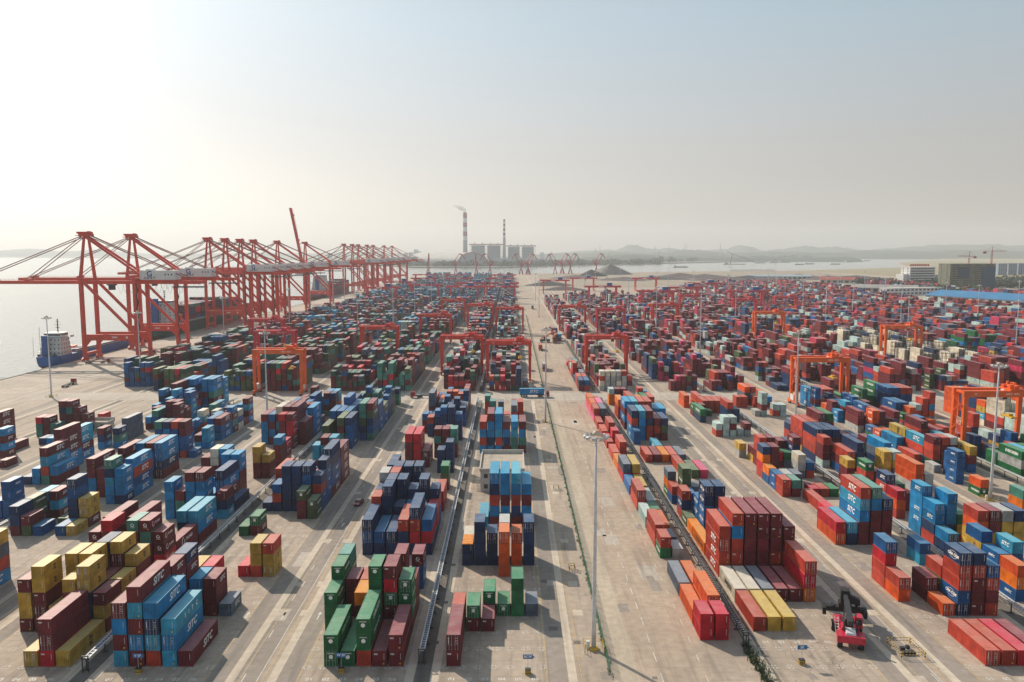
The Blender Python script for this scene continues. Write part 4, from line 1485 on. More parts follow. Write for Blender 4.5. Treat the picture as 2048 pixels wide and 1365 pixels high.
# ------------------------------------------------------------------ ship-to-shore quay cranes
def make_sts(up=False):
    root = empty('quay_crane')
    LS, ZB, ZP, ZA, HY = 35.0, 51.0, 15.5, 82.0, 9.0
    for x in (0.0, LS):
        for sy in (-1, 1):
            mb = MB(); mb.bar((x, sy * HY, 4.2), (x, sy * HY, ZB + 3.5), 2.1, 2.3); mb.build('leg', M_STS, root)
        mb = MB(); mb.box(x - 0.8, x + 0.8, -HY - 1.5, HY + 1.5, 3.4, 5.4)
        for y in (-HY, HY):
            mb.hexa([(x - .6, y - 4.4, 1.6), (x + .6, y - 4.4, 1.6), (x + .6, y + 4.4, 1.6), (x - .6, y + 4.4, 1.6), (x - .6, y - 1.2, 3.4), (x + .6, y - 1.2, 3.4), (x + .6, y + 1.2, 3.4), (x - .6, y + 1.2, 3.4)])
        mb.build('sill_beam', M_STS, root)
        mb = MB()
        for y in (-HY, HY):
            for q in (-3.6, -1.4, 1.4, 3.6):
                mb.box(x - .5, x + .5, y + q - .8, y + q + .8, .7, 1.6); mb.tube((x - .35, y + q, .5), (x + .35, y + q, .5), .5, n=8)
        mb.build('bogie', M_STS, root)
        mb = MB(); mb.box(x - .7, x + .7, -HY + .9, HY - .9, ZB + 1.6, ZB + 3.4); mb.build('cross_beam', M_STS, root)
    for sy in (-1, 1):
        y = sy * HY
        mb = MB(); mb.box(1.1, LS - 1.1, y - .8, y + .8, ZP - 1.9, ZP + 2.1); mb.build('portal_beam', M_STS, root)
        mb = MB(); mb.bar((1.0, y, ZB + 1.5), (LS - 1.0, y, ZP + 2.2), 1.5, 1.6); mb.build('brace', M_STS, root)
        # corner gussets of the portal frame
        mb = MB()
        for xa, s in ((.7, 1), (LS - .7, -1)):
            mb.yprism([(xa, ZP - 1.5), (xa + s * 4.2, ZP - 1.5), (xa, ZP - 6.5)][::s], y - .55, y + .55)
        mb.build('gusset', M_STS, root)
        mb = MB(); mb.bar((0, y, ZB + 3.5), (0.5, sy * 2.6, ZA), 1.7, 1.8, w2=1.2, h2=1.3); mb.build('mast', M_STS, root)
        mb = MB(); mb.bar((1.0, sy * 2.4, ZA - .6), (LS + 2.0, sy * 3.6, ZB + 5.0), 1.25, 1.25); mb.build('back_stay', M_STS, root)
    mb = MB(); mb.box(-2.5, 3.5, -4.2, 4.2, ZA - .2, ZA + 1.4)
    for i in range(7): mb.box(-3.4 + i, -3.2 + i, -4.6, 4.6, ZA + 1.4, ZA + 2.7)
    mb.box(-5.0, -2.5, -3.4, 3.4, ZA + .1, ZA + .5); mb.tube((2.6, -1.5, ZA + 2.2), (2.6, 1.5, ZA + 2.2), 1.0, n=10)
    mb.build('apex_platform', M_STS, root)
    # main girder, landward part
    mb = MB()
    for sy in (-1, 1):
        mb.box(-3.0, LS + 41.0, sy * 3.2 - .7, sy * 3.2 + .7, ZB - .6, ZB + 1.5)
        mb.box(-3.0, LS + 38.0, sy * 4.5 - .04, sy * 4.5 + .04, ZB + 2.5, ZB + 2.58)
        for i in range(27): mb.box(-2.6 + i * 2.8, -2.5 + i * 2.8, sy * 4.5 - .05, sy * 4.5 + .05, ZB + 1.4, ZB + 2.55)
    for x in (10, 24, 40, 58, LS + 40.2): mb.box(x - .6, x + .6, -2.5, 2.5, ZB - .3, ZB + 1.2)
    mb.build('girder', M_STS, root)
    # boom over the water
    mb = MB()
    BL = 80.0
    for sy in (-1, 1):
        mb.box(-BL, 0, sy * 3.2 - .65, sy * 3.2 + .65, -1.1, 1.0)
        mb.box(-BL + 1, -1, sy * 4.4 - .04, sy * 4.4 + .04, 1.9, 1.98)
        for i in range(27): mb.box(-BL + 2 + i * 2.9, -BL + 2.1 + i * 2.9, sy * 4.4 - .05, sy * 4.4 + .05, .9, 1.95)
    for x in (-BL + .5, -64, -48, -34, -20, -8): mb.box(x - .5, x + .5, -2.5, 2.5, -.6, .7)
    for x in (-70, -36): mb.box(x - 1.0, x + 1.0, -3.8, 3.8, 1.0, 2.2)
    boom = mb.build('boom', M_STS, root)
    boom.location = (-3.2, 0, ZB + .55)
    if up: boom.rotation_euler = (0, R(79.5), 0)
    mb = MB()
    for sy in (-1, 1):
        if not up:
            mb.bar((-1.0, sy * 2.8, ZA), (-73, sy * 3.2, ZB + 2.6), .5); mb.bar((-1.0, sy * 2.0, ZA), (-39, sy * 3.2, ZB + 2.6), .42)
        else:
            mb.bar((-1.0, sy * 2.6, ZA + .4), (-8.2, sy * 3.2, ZB + 31), .3); mb.bar((-8.2, sy * 3.2, ZB + 31), (-14, sy * 3.2, ZB + 72), .16)
    mb.build('fore_stay', M_STAY, root)
    mb = MB()
    for sy in (-1, 1):
        mb.bar((2.5, sy * 2.8, ZA), (LS + 36, sy * 3.2, ZB + 1.6), .5); mb.bar((2.2, sy * 1.6, ZA + .8), (LS + 18, sy * 2.0, ZB + 9), .22)
    mb.build('back_tie', M_STAY, root)
    # machinery house
    mb = MB(); mb.box(LS + 1.5, LS + 25.0, -4.6, 4.6, ZB + 2.2, ZB + 8.4); mb.box(LS + 5, LS + 9, -3, 3, ZB + 8.4, ZB + 9.2)
    hs = mb.build('machinery_house', M_CABIN, root)
    mb = MB(); mb.box(LS + .9, LS + 25.6, -5.1, 5.1, ZB + 1.5, ZB + 2.2); mb.build('platform', M_STS, hs)
    F_ = lambda x, z: Matrix(((1, 0, 0, x), (0, 0, -1, -4.605), (0, 1, 0, z), (0, 0, 0, 1)))
    mb = MB(); mb.add_mesh(TXG['G'], F_(LS + 8.0, ZB + 6.0)); mb.build('logo', M_BLUE, hs)
    mb = MB(); mb.add_mesh(TXG['n'], F_(LS + 8.0, ZB + 3.35)); mb.build('lettering', M_DARKTXT, hs)
    mb = MB()
    for x in (18, 20, 22.2): mb.box(LS + x, LS + x + .8, -4.66, -4.60, ZB + 5.2, ZB + 6.2)
    mb.build('window', M_GLASS, hs)
    # stair tower of the landward leg, operator's cab, festoon loops, lettering on the portal
    mb = MB()
    for i in range(11):
        z = 6 + i * 4.1; s = 1 if i % 2 else -1
        mb.bar((LS + 1.3, -HY - s * 1.4, z), (LS + 1.3, -HY + s * 1.4, z + 4.1), .8, .12)
        mb.box(LS + .8, LS + 2.0, -HY + s * 1.4 - .5, -HY + s * 1.4 + .5, z + 4.0, z + 4.1)
        for q in (-1.7, 1.7): mb.box(LS + 1.9, LS + 1.98, -HY + q - .04, -HY + q + .04, z, z + 4.1)
    mb.build('stair_tower', M_DARK, root)
    mb = MB(); mb.box(14, 17.4, -1.4, 1.4, ZB - 4.6, ZB - 1.6); mb.box(13.4, 18, -2.4, 2.4, ZB - 1.6, ZB - .7); mb.build('operator_cab', M_DARK, root)
    mb = MB()
    for i in range(12):
        x = 22 + i * 3.6
        for a in range(6):
            t0, t1 = a / 6, (a + 1) / 6
            f = lambda t: (x + 3.6 * t, -4.9, ZB - 1.0 - 5.5 * 4 * t * (1 - t))
            mb.bar(f(t0), f(t1), .10)
    mb.build('festoon_cable', M_DARK, root)
    mb = MB(); mb.box(LS + 22, LS + 42, -2.6, 2.6, ZB - 3.0, ZB - 2.2); mb.build('cable_tray', M_DARK, root)
    mb = MB(); mb.add_mesh(TXG['z'], Matrix(((1, 0, 0, 20.5), (0, 0, -1, -HY - .806), (0, 1, 0, ZP + .1), (0, 0, 0, 1)))); mb.box(28.0, 29.0, -HY - .812, -HY - .804, ZP - .5, ZP + .7)
    mb.build('portal_lettering', M_WHITE, root)
    return root

TXG = {'G': text_mesh('G', 5.0, 0.16), 'n': text_mesh('北部湾港', 1.9, 0.03, 0, 1.15), 'z': text_mesh('ZPMC', 1.5, 0.03)}
sts = make_sts()
sts_up = make_sts(True)
STS = [(533, 'nearest red quay crane, standing over the blue ship'), (597, 'second red quay crane from the left with a G on its white house'),
       (747, 'third red quay crane from the left, first of the tight middle group'), (792, 'fourth red quay crane from the left'), (836, 'fifth red quay crane from the left'), (879, 'sixth red quay crane from the left'),
       (968, 'seventh red quay crane from the left, just before the raised boom'), (1098, 'red quay crane with its boom raised to the sky'),
       (1353, 'first distant quay crane right of the raised boom'), (1425, 'second distant quay crane right of the raised boom'), (1480, 'third distant quay crane right of the raised boom'), (1570, 'fourth distant quay crane right of the raised boom'),
       (1640, 'fifth distant quay crane right of the raised boom'), (1780, 'sixth distant quay crane right of the raised boom'), (1900, 'farthest quay crane at the right end of the row')]
first = True
for y, lab in STS:
    if y == 1098:
        o = sts_up; o.location = (-281, y, 0.07); tag(o, lab, 'quay crane', 'ship-to-shore cranes along the quay')
    else:
        put(sts, -281, y, lab, 'quay crane', 'ship-to-shore cranes along the quay', first, 0.07); first = False

# ------------------------------------------------------------------ portal jib cranes by the river
def make_jib():
    root = empty('jib_crane')
    mb = MB()
    for sx in (-1, 1):
        for sy in (-1, 1): mb.bar((sx * 5.5, sy * 5.5, 0), (sx * 2.2, sy * 2.2, 15), 2.47)
        mb.box(sx * 5.5 - .7, sx * 5.5 + .7, -7.5, 7.5, .3, 2.34)
    mb.lathe([(3.4, 14.6), (3.0, 17), (1.9, 19), (1.9, 27), (2.6, 28.5)], n=12)
    mb.build('portal', M_MAROON, root)
    mb = MB(); mb.box(-9, 5, -3.6, 3.6, 28.5, 29.8); mb.box(-8.6, 1.5, -3.4, 3.4, 29.8, 36)
    mb.build('machinery_house', M_MAROON, root)
    mb = MB(); mb.bar((-1, -2.2, 36), (-.5, 0, 47), 1.82); mb.bar((-1, 2.2, 36), (-.5, 0, 47), 1.82); mb.bar((-7, 0, 36), (-.5, 0, 47), 1.04); mb.build('mast', M_MAROON, root)
    mb = MB(); mb.bar((4, -1.8, 31), (19, -.8, 62), 2.21); mb.bar((4, 1.8, 31), (19, .8, 62), 2.21)
    for i in range(8):
        t, u = i / 8, (i + 1) / 8
        mb.bar((4 + 15 * t, -1.8 + t, 31 + 31 * t), (4 + 15 * u, 1.8 - u, 31 + 31 * u), .35)
    mb.build('boom', M_MAROON, root)
    mb = MB(); mb.bar((11, 0, 65), (20, 0, 62.5), 2.21); mb.bar((20, 0, 62.5), (29, 0, 47), 2.08); mb.bar((11, 0, 65), (17, 0, 60), 1.56); mb.build('fly_jib', M_MAROON, root)
    mb = MB(); mb.bar((-.5, 0, 47), (11, 0, 65), 1.43); mb.bar((-.5, 0, 46), (-9, 0, 39), 1.95); mb.cbox(-10, 0, 38, 4, 3.5, 4); mb.build('counterweight_arm', M_MAROON, root)
    mb = MB(); mb.bar((29, 0, 47), (29, 0, 22), .18); mb.cbox(29, 0, 20.5, 2.6, 2.6, 3); mb.build('grab', M_DARK, root)
    return root
jib = make_jib()
JIBS = [(857, 2420, 88, 'maroon jib crane seen end-on, leftmost by the river'), (912, 2440, 2, 'maroon jib crane reaching right, second from left'), (953, 2430, 100, 'slender maroon jib crane seen end-on below the chimneys'),
        (980, 2400, 178, 'tall maroon jib crane reaching left below the power station'), (1042, 2520, 170, 'maroon jib crane reaching left, beside the road end'), (1056, 2500, 20, 'maroon jib crane reaching right, beside the road end'),
        (1110, 2560, 175, 'dark jib crane reaching left, first of the group of three'), (1124, 2600, 12, 'dark jib crane in the middle of the group of three'), (1140, 2580, 5, 'dark jib crane reaching right, last of the group of three'), (1192, 2560, 4, 'lone dark jib crane beside the stockpiles')]
for i, (px, y, a, lab) in enumerate(JIBS):
    put(jib, (px - 1022) / 1600 * y, y, lab, 'jib crane', 'jib cranes along the river berth', i == 0, 0, R(a))
# ------------------------------------------------------------------ lamp masts
def make_mast(near):
    root = empty('lamp_mast')
    mb = MB(); mb.lathe([(.42, 0.3), (.38, 8), (.32, 18), (.25, 30), (.17, 39)], n=12); mb.build('pole', M_LSTEEL, root, smooth=True)
    mb = MB(); mb.lathe([(.95, 0), (.95, .30), (.6, .42)], n=12); mb.build('base_plinth', M_YELLOW if near else M_CONC, root)
    mb = MB()
    n = 14
    for z, r, w in ((39.6, 1.75, .10), (38.9, 1.5, .07), (38.0, 1.2, .05)):
        for i in range(20):
            a, c = 2 * math.pi * i / 20, 2 * math.pi * (i + 1) / 20
            mb.bar((r * math.cos(a), r * math.sin(a), z), (r * math.cos(c), r * math.sin(c), z), w)
    for i in range(6):
        a = math.pi * i / 3; mb.bar((0, 0, 39.0), (1.75 * math.cos(a), 1.75 * math.sin(a), 39.6), .07)
    mb.build('lamp_ring', M_STEEL, root)
    for i in range(10):
        a = 2 * math.pi * i / 10
        mb = MB(); c, s = math.cos(a), math.sin(a)
        M_ = Matrix.Translation((2.0 * c, 2.0 * s, 39.45)) @ Matrix.Rotation(a, 4, 'Z') @ Matrix.Rotation(R(28), 4, 'Y')
        for x0, x1, y0, y1, z0, z1, mi in ((-.22, .18, -.34, .34, -.28, .28, 0), (.18, .21, -.28, .28, -.22, .22, 1)):
            mb.hexa([M_ @ Vector(p) for p in ((x0, y0, z0), (x1, y0, z0), (x1, y1, z0), (x0, y1, z0), (x0, y0, z1), (x1, y0, z1), (x1, y1, z1), (x0, y1, z1))], mi)
        mb.build('floodlight', [M_LSTEEL, M_LENS], root)
    mb = MB(); mb.lathe([(.75, 39.8), (.68, 40.15), (.42, 40.45), (.1, 40.6)], n=12); mb.build('cap', simple('cap_cream', (.55, .45, .33), .6) if near else M_LSTEEL, root, smooth=True)
    if near:
        mb = MB()
        for sx in (-1, 1):
            for sy in (-1, 1):
                for z in range(4): mb.box(sx * 1.75 - .06, sx * 1.75 + .06, sy * 1.75 - .06, sy * 1.75 + .06, z * .3, z * .3 + .3, z % 2)
        for z in (.55, 1.1):
            mb.box(-1.7, 1.7, 1.72, 1.78, z, z + .06, 0); mb.box(-1.78, -1.72, -1.7, 1.7, z, z + .06, 0); mb.box(1.72, 1.78, -1.7, 1.7, z, z + .06, 0)
        mb.build('guard_rail', [M_YELLOW, M_DARK], root)
        mb = MB(); mb.box(-1.35, -.75, -.1, .4, 0, 1.5); mb.build('switch_box', M_CABIN, root)
    return root
mast_n = make_mast(True)
put(mast_n, 15.05, 138.5, 'white lamp mast in front with a yellow guarded base beside the fence', 'lamp mast', 'tall floodlight masts', True)
MASTS = [(1091, 333, 'lamp mast beside the parked blue trailer on the cross road', True), (536, 318, 'lamp mast left of centre in front of the orange yard crane', True), (104, 392, 'lamp mast at the left edge in front of the blue ship', True),
         (1590, 318, 'lamp mast beside the orange yard crane right of centre', True), (1981, 226, 'thick lamp mast near the right edge', True), (283, 425, 'pale lattice-topped mast beside the second quay crane', True)]
for px, y, lab, nr in MASTS:
    put(mast_n, (px - 1022) / 1600 * (y * .994 + 8), y, lab, 'lamp mast', 'tall floodlight masts', False)
mast_f = make_mast(False)
FARM = [(450, 560), (580, 690), (622, 830), (667, 905), (690, 1000), (716, 640), (787, 690), (830, 850), (863, 930), (888, 1100), (920, 1300), (1071, 1180), (1078, 880), (1172, 1900), (1190, 1240), (1213, 980),
        (1256, 900), (1312, 720), (1312, 1640), (1336, 1560), (1386, 1340), (1400, 560), (1400, 640), (1457, 1700), (1456, 1080), (1470, 760), (1510, 1420), (1536, 1500), (1551, 980), (1605, 900), (1650, 700), (1652, 1080), (1680, 1500),
        (1704, 820), (1728, 1280), (1768, 930), (1800, 700), (1813, 560), (1890, 830), (1954, 760), (2030, 520), (2035, 870), (1168, 1040), (1240, 2000), (1550, 2050)]
far_sorted = sorted(FARM)
for i, (px, y) in enumerate(far_sorted):
    lab = 'thin distant lamp mast, %s from the left of the far ones' % (ORD[i] if i < 40 else ['forty-first', 'forty-second', 'forty-third', 'forty-fourth', 'forty-fifth', 'forty-sixth', 'forty-seventh'][i - 40])
    put(mast_f, (px - 1022) / 1600 * (y * .994 + 8), y, lab, 'lamp mast', 'tall floodlight masts', i == 0)

# ------------------------------------------------------------------ conductor rails between the blocks
M_RAILIN = simple('rail_insulation', (.09, .15, .23), .5)
def rail(x, ya, yb, label, side, dark=False):
    root = empty('conductor_rail', (x, ya, 0))
    L = yb - ya
    mb = MB()
    for dx in (-.42, .42):
        mb.box(dx - .09, dx + .09, 0, L, 2.25, 2.43)
    for i in range(int(L / .9)):
        mb.box(-.33, .33, i * .9, i * .9 + .16, 2.30, 2.36, 1)
    mb.box(-.28, .28, 0, L, 2.05, 2.22, 2)
    mb.build('rail_beam', [M_DARK, M_STEEL, M_DARK] if dark else [M_LSTEEL, M_STEEL, M_RAILIN], root)
    mb = MB(); mb.box(-.09, .09, -.09, .09, 0, 2.05); mb.box(-.5, .5, -.3, .3, 0, .12); mb.box(-.5, .5, -.08, .08, 1.9, 2.05)
    post = mb.mesh('post', [M_DARK])
    n = min(95, int(L / 6.3))
    for i in range(n):
        o = link(bpy.data.objects.new('post', post), root); o.location = (side, i * L / n + .3, 0)
    mb = MB()
    for dx in (-.5, .5): mb.box(dx - .08, dx + .08, -.5, -.34, 0, 2.9)
    mb.box(-.58, .58, -.5, -.34, 2.75, 2.95); mb.build('end_frame', M_DARK, root)
    return tag(root, label, 'conductor rail', 'elevated conductor rails between the blocks')
RAILS = [('A', 19.75, 'front centre beside the green stacks', .2), ('L2', 20.2, 'lower left, ending beside the mustard long container', -.2), ('L4', 20.2, 'far left, behind the blue stacks', 0),
         ('E', 20.2, 'lower right behind the tall maroon stacks', 0), ('G', 20.2, 'right, running past the rightmost mast', 0)]
for b, dx, t, sd in RAILS:
    x = BLOCKS[b][0] + dx
    rail(x, 133.5 if b != 'L2' else 131.0, 379, 'near conductor rail, ' + t, sd)
    rail(x, 410, 640, {'A': 'centre', 'L2': 'second from left', 'L4': 'leftmost', 'E': 'second from right', 'G': 'rightmost'}[b] + ' conductor rail on short posts beyond the cross road', sd)
rail(42.9, 139.5, 379, 'near conductor rail with dark posts right of the concrete road', .3, True)
rail(42.9, 410, 640, 'conductor rail right of the concrete road, beyond the cross road', .3, True)

# ------------------------------------------------------------------ green chain-link fence with weeds
def fence_mat():
    m, n, l, b = new_mat('green_netting')
    b.inputs['Base Color'].default_value = (.03, .16, .085, 1); b.inputs['Roughness'].default_value = .6
    return m
M_NET = fence_mat()
def fence(x, ya, yb, label, h=1.9):
    root = empty('mesh_fence', (x, ya, 0)); L = yb - ya
    mb = MB()
    for z in [i * .3 for i in range(1, int(h / .3) + 1)]: mb.box(-.018, .018, 0, L, z - .018, z + .018)
    for i in range(int(L / .8)): mb.box(-.02, .02, i * .8 - .02, i * .8 + .02, .1, h)
    mb.build('mesh_panel', M_NET, root)
    mb = MB(); mb.box(-.05, .05, -.05, .05, 0, h + .1); mb.bar((0, 0, h), (.0, .0, h + .2), .07); post = mb.mesh('post', [M_NET])
    n = min(95, int(L / 3.0))
    for i in range(n + 1):
        o = link(bpy.data.objects.new('post', post), root); o.location = (0, i * L / n, 0)
    return tag(root, label, 'fence', 'green fences along the road')
fence(16.9, 129.5, 379, 'long green mesh fence left of the concrete road')
fence(16.9, 408, 900, 'green mesh fence left of the road, beyond the cross road')
wr = random.Random(5)
M_WEED = simple('weeds', (.055, .085, .028), .8, var=.5, scale=3)
mb = MB()
def tuft(x, y, s):
    for i in range(9):
        a = wr.uniform(0, 6.28); l = s * wr.uniform(.5, 1.2)
        p = Vector((x + wr.gauss(0, .25 * s), y + wr.gauss(0, .35 * s), 0)); q = p + Vector((math.cos(a) * l * .6, math.sin(a) * l * .6, l))
        t = Vector((-math.sin(a), math.cos(a), 0)) * .09 * s
        mb.poly([p - t, p + t, q + t * .4, q - t * .4])
for i in range(260):
    y = 128 + 250 * wr.random() ** 1.3
    tuft(17.0 + wr.gauss(0, .22), y, wr.uniform(.25, .55))
for i in range(130): tuft(43.1 + wr.gauss(0, .6), wr.uniform(126, 140), wr.uniform(.35, .9))
for i in range(160): tuft(44.6 + wr.gauss(0, .5), wr.uniform(140, 300), wr.uniform(.2, .5))
tag(mb.build('weeds', M_WEED), 'weeds growing along the fence and rail foot', 'weeds', kind='stuff')

# ------------------------------------------------------------------ guard frames, block signs
def guard_frame(x, y, sx, sy, label, group='striped guard frames over pits'):
    root = empty('guard_frame', (x, y, 0))
    mb = MB()
    for a in (0, sx):
        for c in (0, sy):
            for k in range(5): mb.box(a - .07, a + .07, c - .07, c + .07, k * .26, k * .26 + .26, k % 2)
    mb.build('post', [M_YELLOW, M_DARK], root)
    def striped(mb, p, q, z):
        p, q = Vector(p), Vector(q); n = max(4, int((q - p).length / .3))
        for k in range(n): mb.bar(p.lerp(q, k / n) + Vector((0, 0, z)), p.lerp(q, (k + 1) / n) + Vector((0, 0, z)), .08, mi=k % 2)
    for p, q in (((.07, 0, 0), (sx - .07, 0, 0)), ((.07, sy, 0), (sx - .07, sy, 0)), ((0, .07, 0), (0, sy - .07, 0)), ((sx, .07, 0), (sx, sy - .07, 0))):
        mb = MB()
        for z in (.7, 1.22): striped(mb, p, q, z)
        mb.build('rail', [M_YELLOW, M_DARK], root)
    return tag(root, label, 'guard frame', group)
guard_frame(69.4, 135.0, 4.2, 5.4, 'yellow-black guard frame standing between the two light strips, bottom right')
mb = MB(); mb.box(70.4, 72.6, 136.2, 137.0, .02, .55); mb.box(70.6, 71.4, 137.6, 138.2, .02, .7); mb.box(72.0, 72.6, 138.4, 139.0, .02, .6)
tag(mb.build('valve_set', M_DARK), 'dark pipe valves inside the yellow guard frame at bottom right', 'valves')
guard_frame(13.2, 174.2, 1.3, 1.6, 'small yellow guard frame left of the fence, midway to the mast head')
guard_frame(13.0, 236.0, 1.5, 1.8, 'small guard frame left of the fence near the second mast')
guard_frame(13.6, 390.0, 1.8, 2.0, 'small guard frame by the fence end at the cross road')
guard_frame(82.0, 352.0, 1.6, 1.8, 'small guard frame right of the twin-block stacks near the cross road')
def sign(x, y, txt, label):
    root = empty('block_sign', (x, y, 0))
    mb = MB(); mb.box(-.035, .035, -.035, .035, .6, 3.0); mb.build('post', M_STEEL, root)
    mb = MB(); mb.box(-.85, .85, -.09, -.037, 2.7, 3.5); mb.box(.85, 1.1, -.085, -.045, 2.95, 3.2); bd = mb.build('board', M_SIGNBLUE, root)
    mb = MB(); mb.add_mesh(text_mesh(txt, .62, .012), Matrix(((1, 0, 0, 0), (0, 0, -1, -.096), (0, 1, 0, 3.1), (0, 0, 0, 1)))); mb.build('lettering', M_WHITE, bd)
    mb = MB()
    for k in range(6): mb.box(-.5, .5, -.4 + (k % 2) * 0.0, .4, k * .15, k * .15 + .15, k % 2)
    mb.build('base_block', [M_YELLOW, M_DARK], root)
    return tag(root, label, 'sign', 'blue block signs on striped feet')
sign(51.0, 133.2, 'SK', 'blue block sign on a striped yellow foot left of the reach stacker')
sign(2.9, 130.0, 'BC9F', 'blue block sign in front of the dark teal container, left of the mast')
sign(-29.2, 130.6, 'W 5F', 'blue block sign in front of the green containers')
sign(-64.0, 130.4, 'V 5F', 'blue block sign in front of the tall blue stacks at lower left')
sign(91.2, 129.6, 'Z 5F', 'blue block sign cut by the right edge in front of long red containers')

# ------------------------------------------------------------------ vehicles
def wheel(root, x, y, r, w):
    mb = MB(); mb.tube((x - w / 2, y, r), (x + w / 2, y, r), r, n=18); t = mb.build('tyre', M_BLACK, root)
    mb = MB(); mb.tube((x - w / 2 - .015, y, r), (x + w / 2 + .015, y, r), r * .52, n=12); mb.build('rim', M_STEEL, t)

def reach_stacker():
    red = simple('loader_red', (.56, .016, .05), .35, var=.25, scale=1.0)
    root = empty('reach_stacker')
    mb = MB()
    mb.hexa([(-1.5, -3.9, 1.1), (1.5, -3.9, 1.1), (1.5, 4.0, 1.1), (-1.5, 4.0, 1.1), (-1.5, -4.1, 2.2), (1.5, -4.1, 2.2), (1.5, 4.1, 2.0), (-1.5, 4.1, 2.0)])
    mb.hexa([(-2.05, -4.5, 1.3), (2.05, -4.5, 1.3), (2.05, -2.2, 1.5), (-2.05, -2.2, 1.5), (-2.05, -4.4, 2.35), (2.05, -4.4, 2.35), (2.05, -2.2, 2.35), (-2.05, -2.2, 2.35)])
    for s in (-1, 1):
        mb.box(s * 1.55 - .5, s * 1.55 + .5, 1.0, 3.8, 1.9, 2.25); mb.box(s * .95 - .3, s * .95 + .3, -2.2, -.2, 2.2, 2.8)
    chassis = mb.build('chassis', red, root)
    mb = MB(); mb.hexa([(-.75, -3.9, 2.36), (.75, -3.9, 2.36), (.75, -2.3, 2.21), (-.75, -2.3, 2.21), (-.7, -3.8, 2.7), (.7, -3.8, 2.7), (.7, -2.3, 2.95), (-.7, -2.3, 2.95)]); mb.build('engine_hood', M_LSTEEL, root)
    mb = MB(); mb.box(-.9, .9, -.2, 1.6, 2.0, 2.9); mb.tube((-.4, -.1, 3.1), (-.4, 1.2, 3.1), .25, n=8); mb.tube((.45, .1, 3.05), (.45, 1.3, 3.05), .2, n=8); mb.build('engine_bay', M_DARK, root)
    for x, y in ((-1.55, -3.2), (1.55, -3.2)): wheel(root, x, y, .88, .75)
    for x, y in ((-2.0, 2.7), (-1.2, 2.7), (1.2, 2.7), (2.0, 2.7)): wheel(root, x, y, .9, .62)
    mb = MB(); mb.hexa([(1.05, -.6, 2.2), (2.05, -.6, 2.2), (2.05, 1.6, 2.2), (1.05, 1.6, 2.2), (1.1, -.4, 3.9), (1.95, -.4, 3.9), (1.95, 1.3, 3.9), (1.1, 1.3, 3.9)]); cb = mb.build('cab', red, root)
    mb = MB(); mb.box(1.18, 1.9, -.56, -.5, 2.7, 3.6); mb.box(2.0, 2.045, -.2, 1.1, 2.7, 3.6); mb.build('window', M_GLASS, cb)
    # boom, hoist posts, spreader
    mb = MB()
    mb.bar((0, -2.6, 3.7), (0, 4.0, 4.5), .75, .85); mb.bar((0, 4.0, 4.5), (0, 6.6, 4.8), .6, .7)
    for s in (-1, 1): mb.bar((s * .95, -2.4, 2.3), (s * .95, -2.6, 4.2), .25, .4); mb.bar((s * .75, .2, 2.2), (s * .45, 2.6, 4.0), .22)
    mb.build('boom', M_DARK, root)
    mb = MB(); mb.box(-.7, .7, 5.9, 7.4, 3.4, 5.5); mb.box(-1.0, 1.0, 5.7, 7.4, 2.5, 3.4); mb.hexa([(.7, 6.2, 3.3), (2.4, 6.6, 2.9), (2.4, 7.6, 2.9), (.7, 7.4, 3.3), (.7, 6.2, 4.6), (2.4, 6.6, 3.9), (2.4, 7.6, 3.9), (.7, 7.4, 4.6)]); mb.build('spreader_head', M_BLACK, root)
    mb = MB(); mb.box(-3.1, 3.1, 5.9, 7.0, 1.8, 2.55)
    for s in (-1, 1): mb.box(s * 3.2 - .28, s * 3.2 + .28, 5.3, 7.7, 1.3, 2.45); mb.box(s * 1.9 - .2, s * 1.9 + .2, 5.8, 7.1, 2.5, 2.8)
    mb.build('spreader', M_BLACK, root)
    mb = MB()
    for s, n in ((-1, 6),):
        for i in range(n): mb.box(-2.05, -1.5, -1.6 + i * .42, -1.35 + i * .42, 1.5 + i * .28, 1.56 + i * .28)
        mb.bar((-2.05, -1.6, 1.5), (-2.05, .9, 3.2), .05, .12); mb.bar((-1.52, -1.6, 1.5), (-1.52, .9, 3.2), .05, .12)
    mb.build('steps', M_LSTEEL, root)
    mb = MB(); mb.bar((-2.0, -4.3, 2.3), (-2.25, -4.4, 3.6), .05); mb.cbox(-2.27, -4.45, 3.6, .2, .12, .4); mb.build('mirror', M_DARK, root)
    mb = MB()
    for s in (-1, 1): mb.box(s * 1.75 - .18, s * 1.75 + .18, -4.53, -4.5, 1.75, 2.0)
    mb.build('tail_light', simple('lamp_red', (.5, .02, .01), .3), root)
    return root
o = reach_stacker(); o.location = (63.0, 142.4, 0); o.rotation_euler = (0, 0, R(-17)); o.scale = (1.16, 1.16, 1.16)
tag(o, 'red reach stacker with a black lifting boom, driving away between the blocks', 'reach stacker')

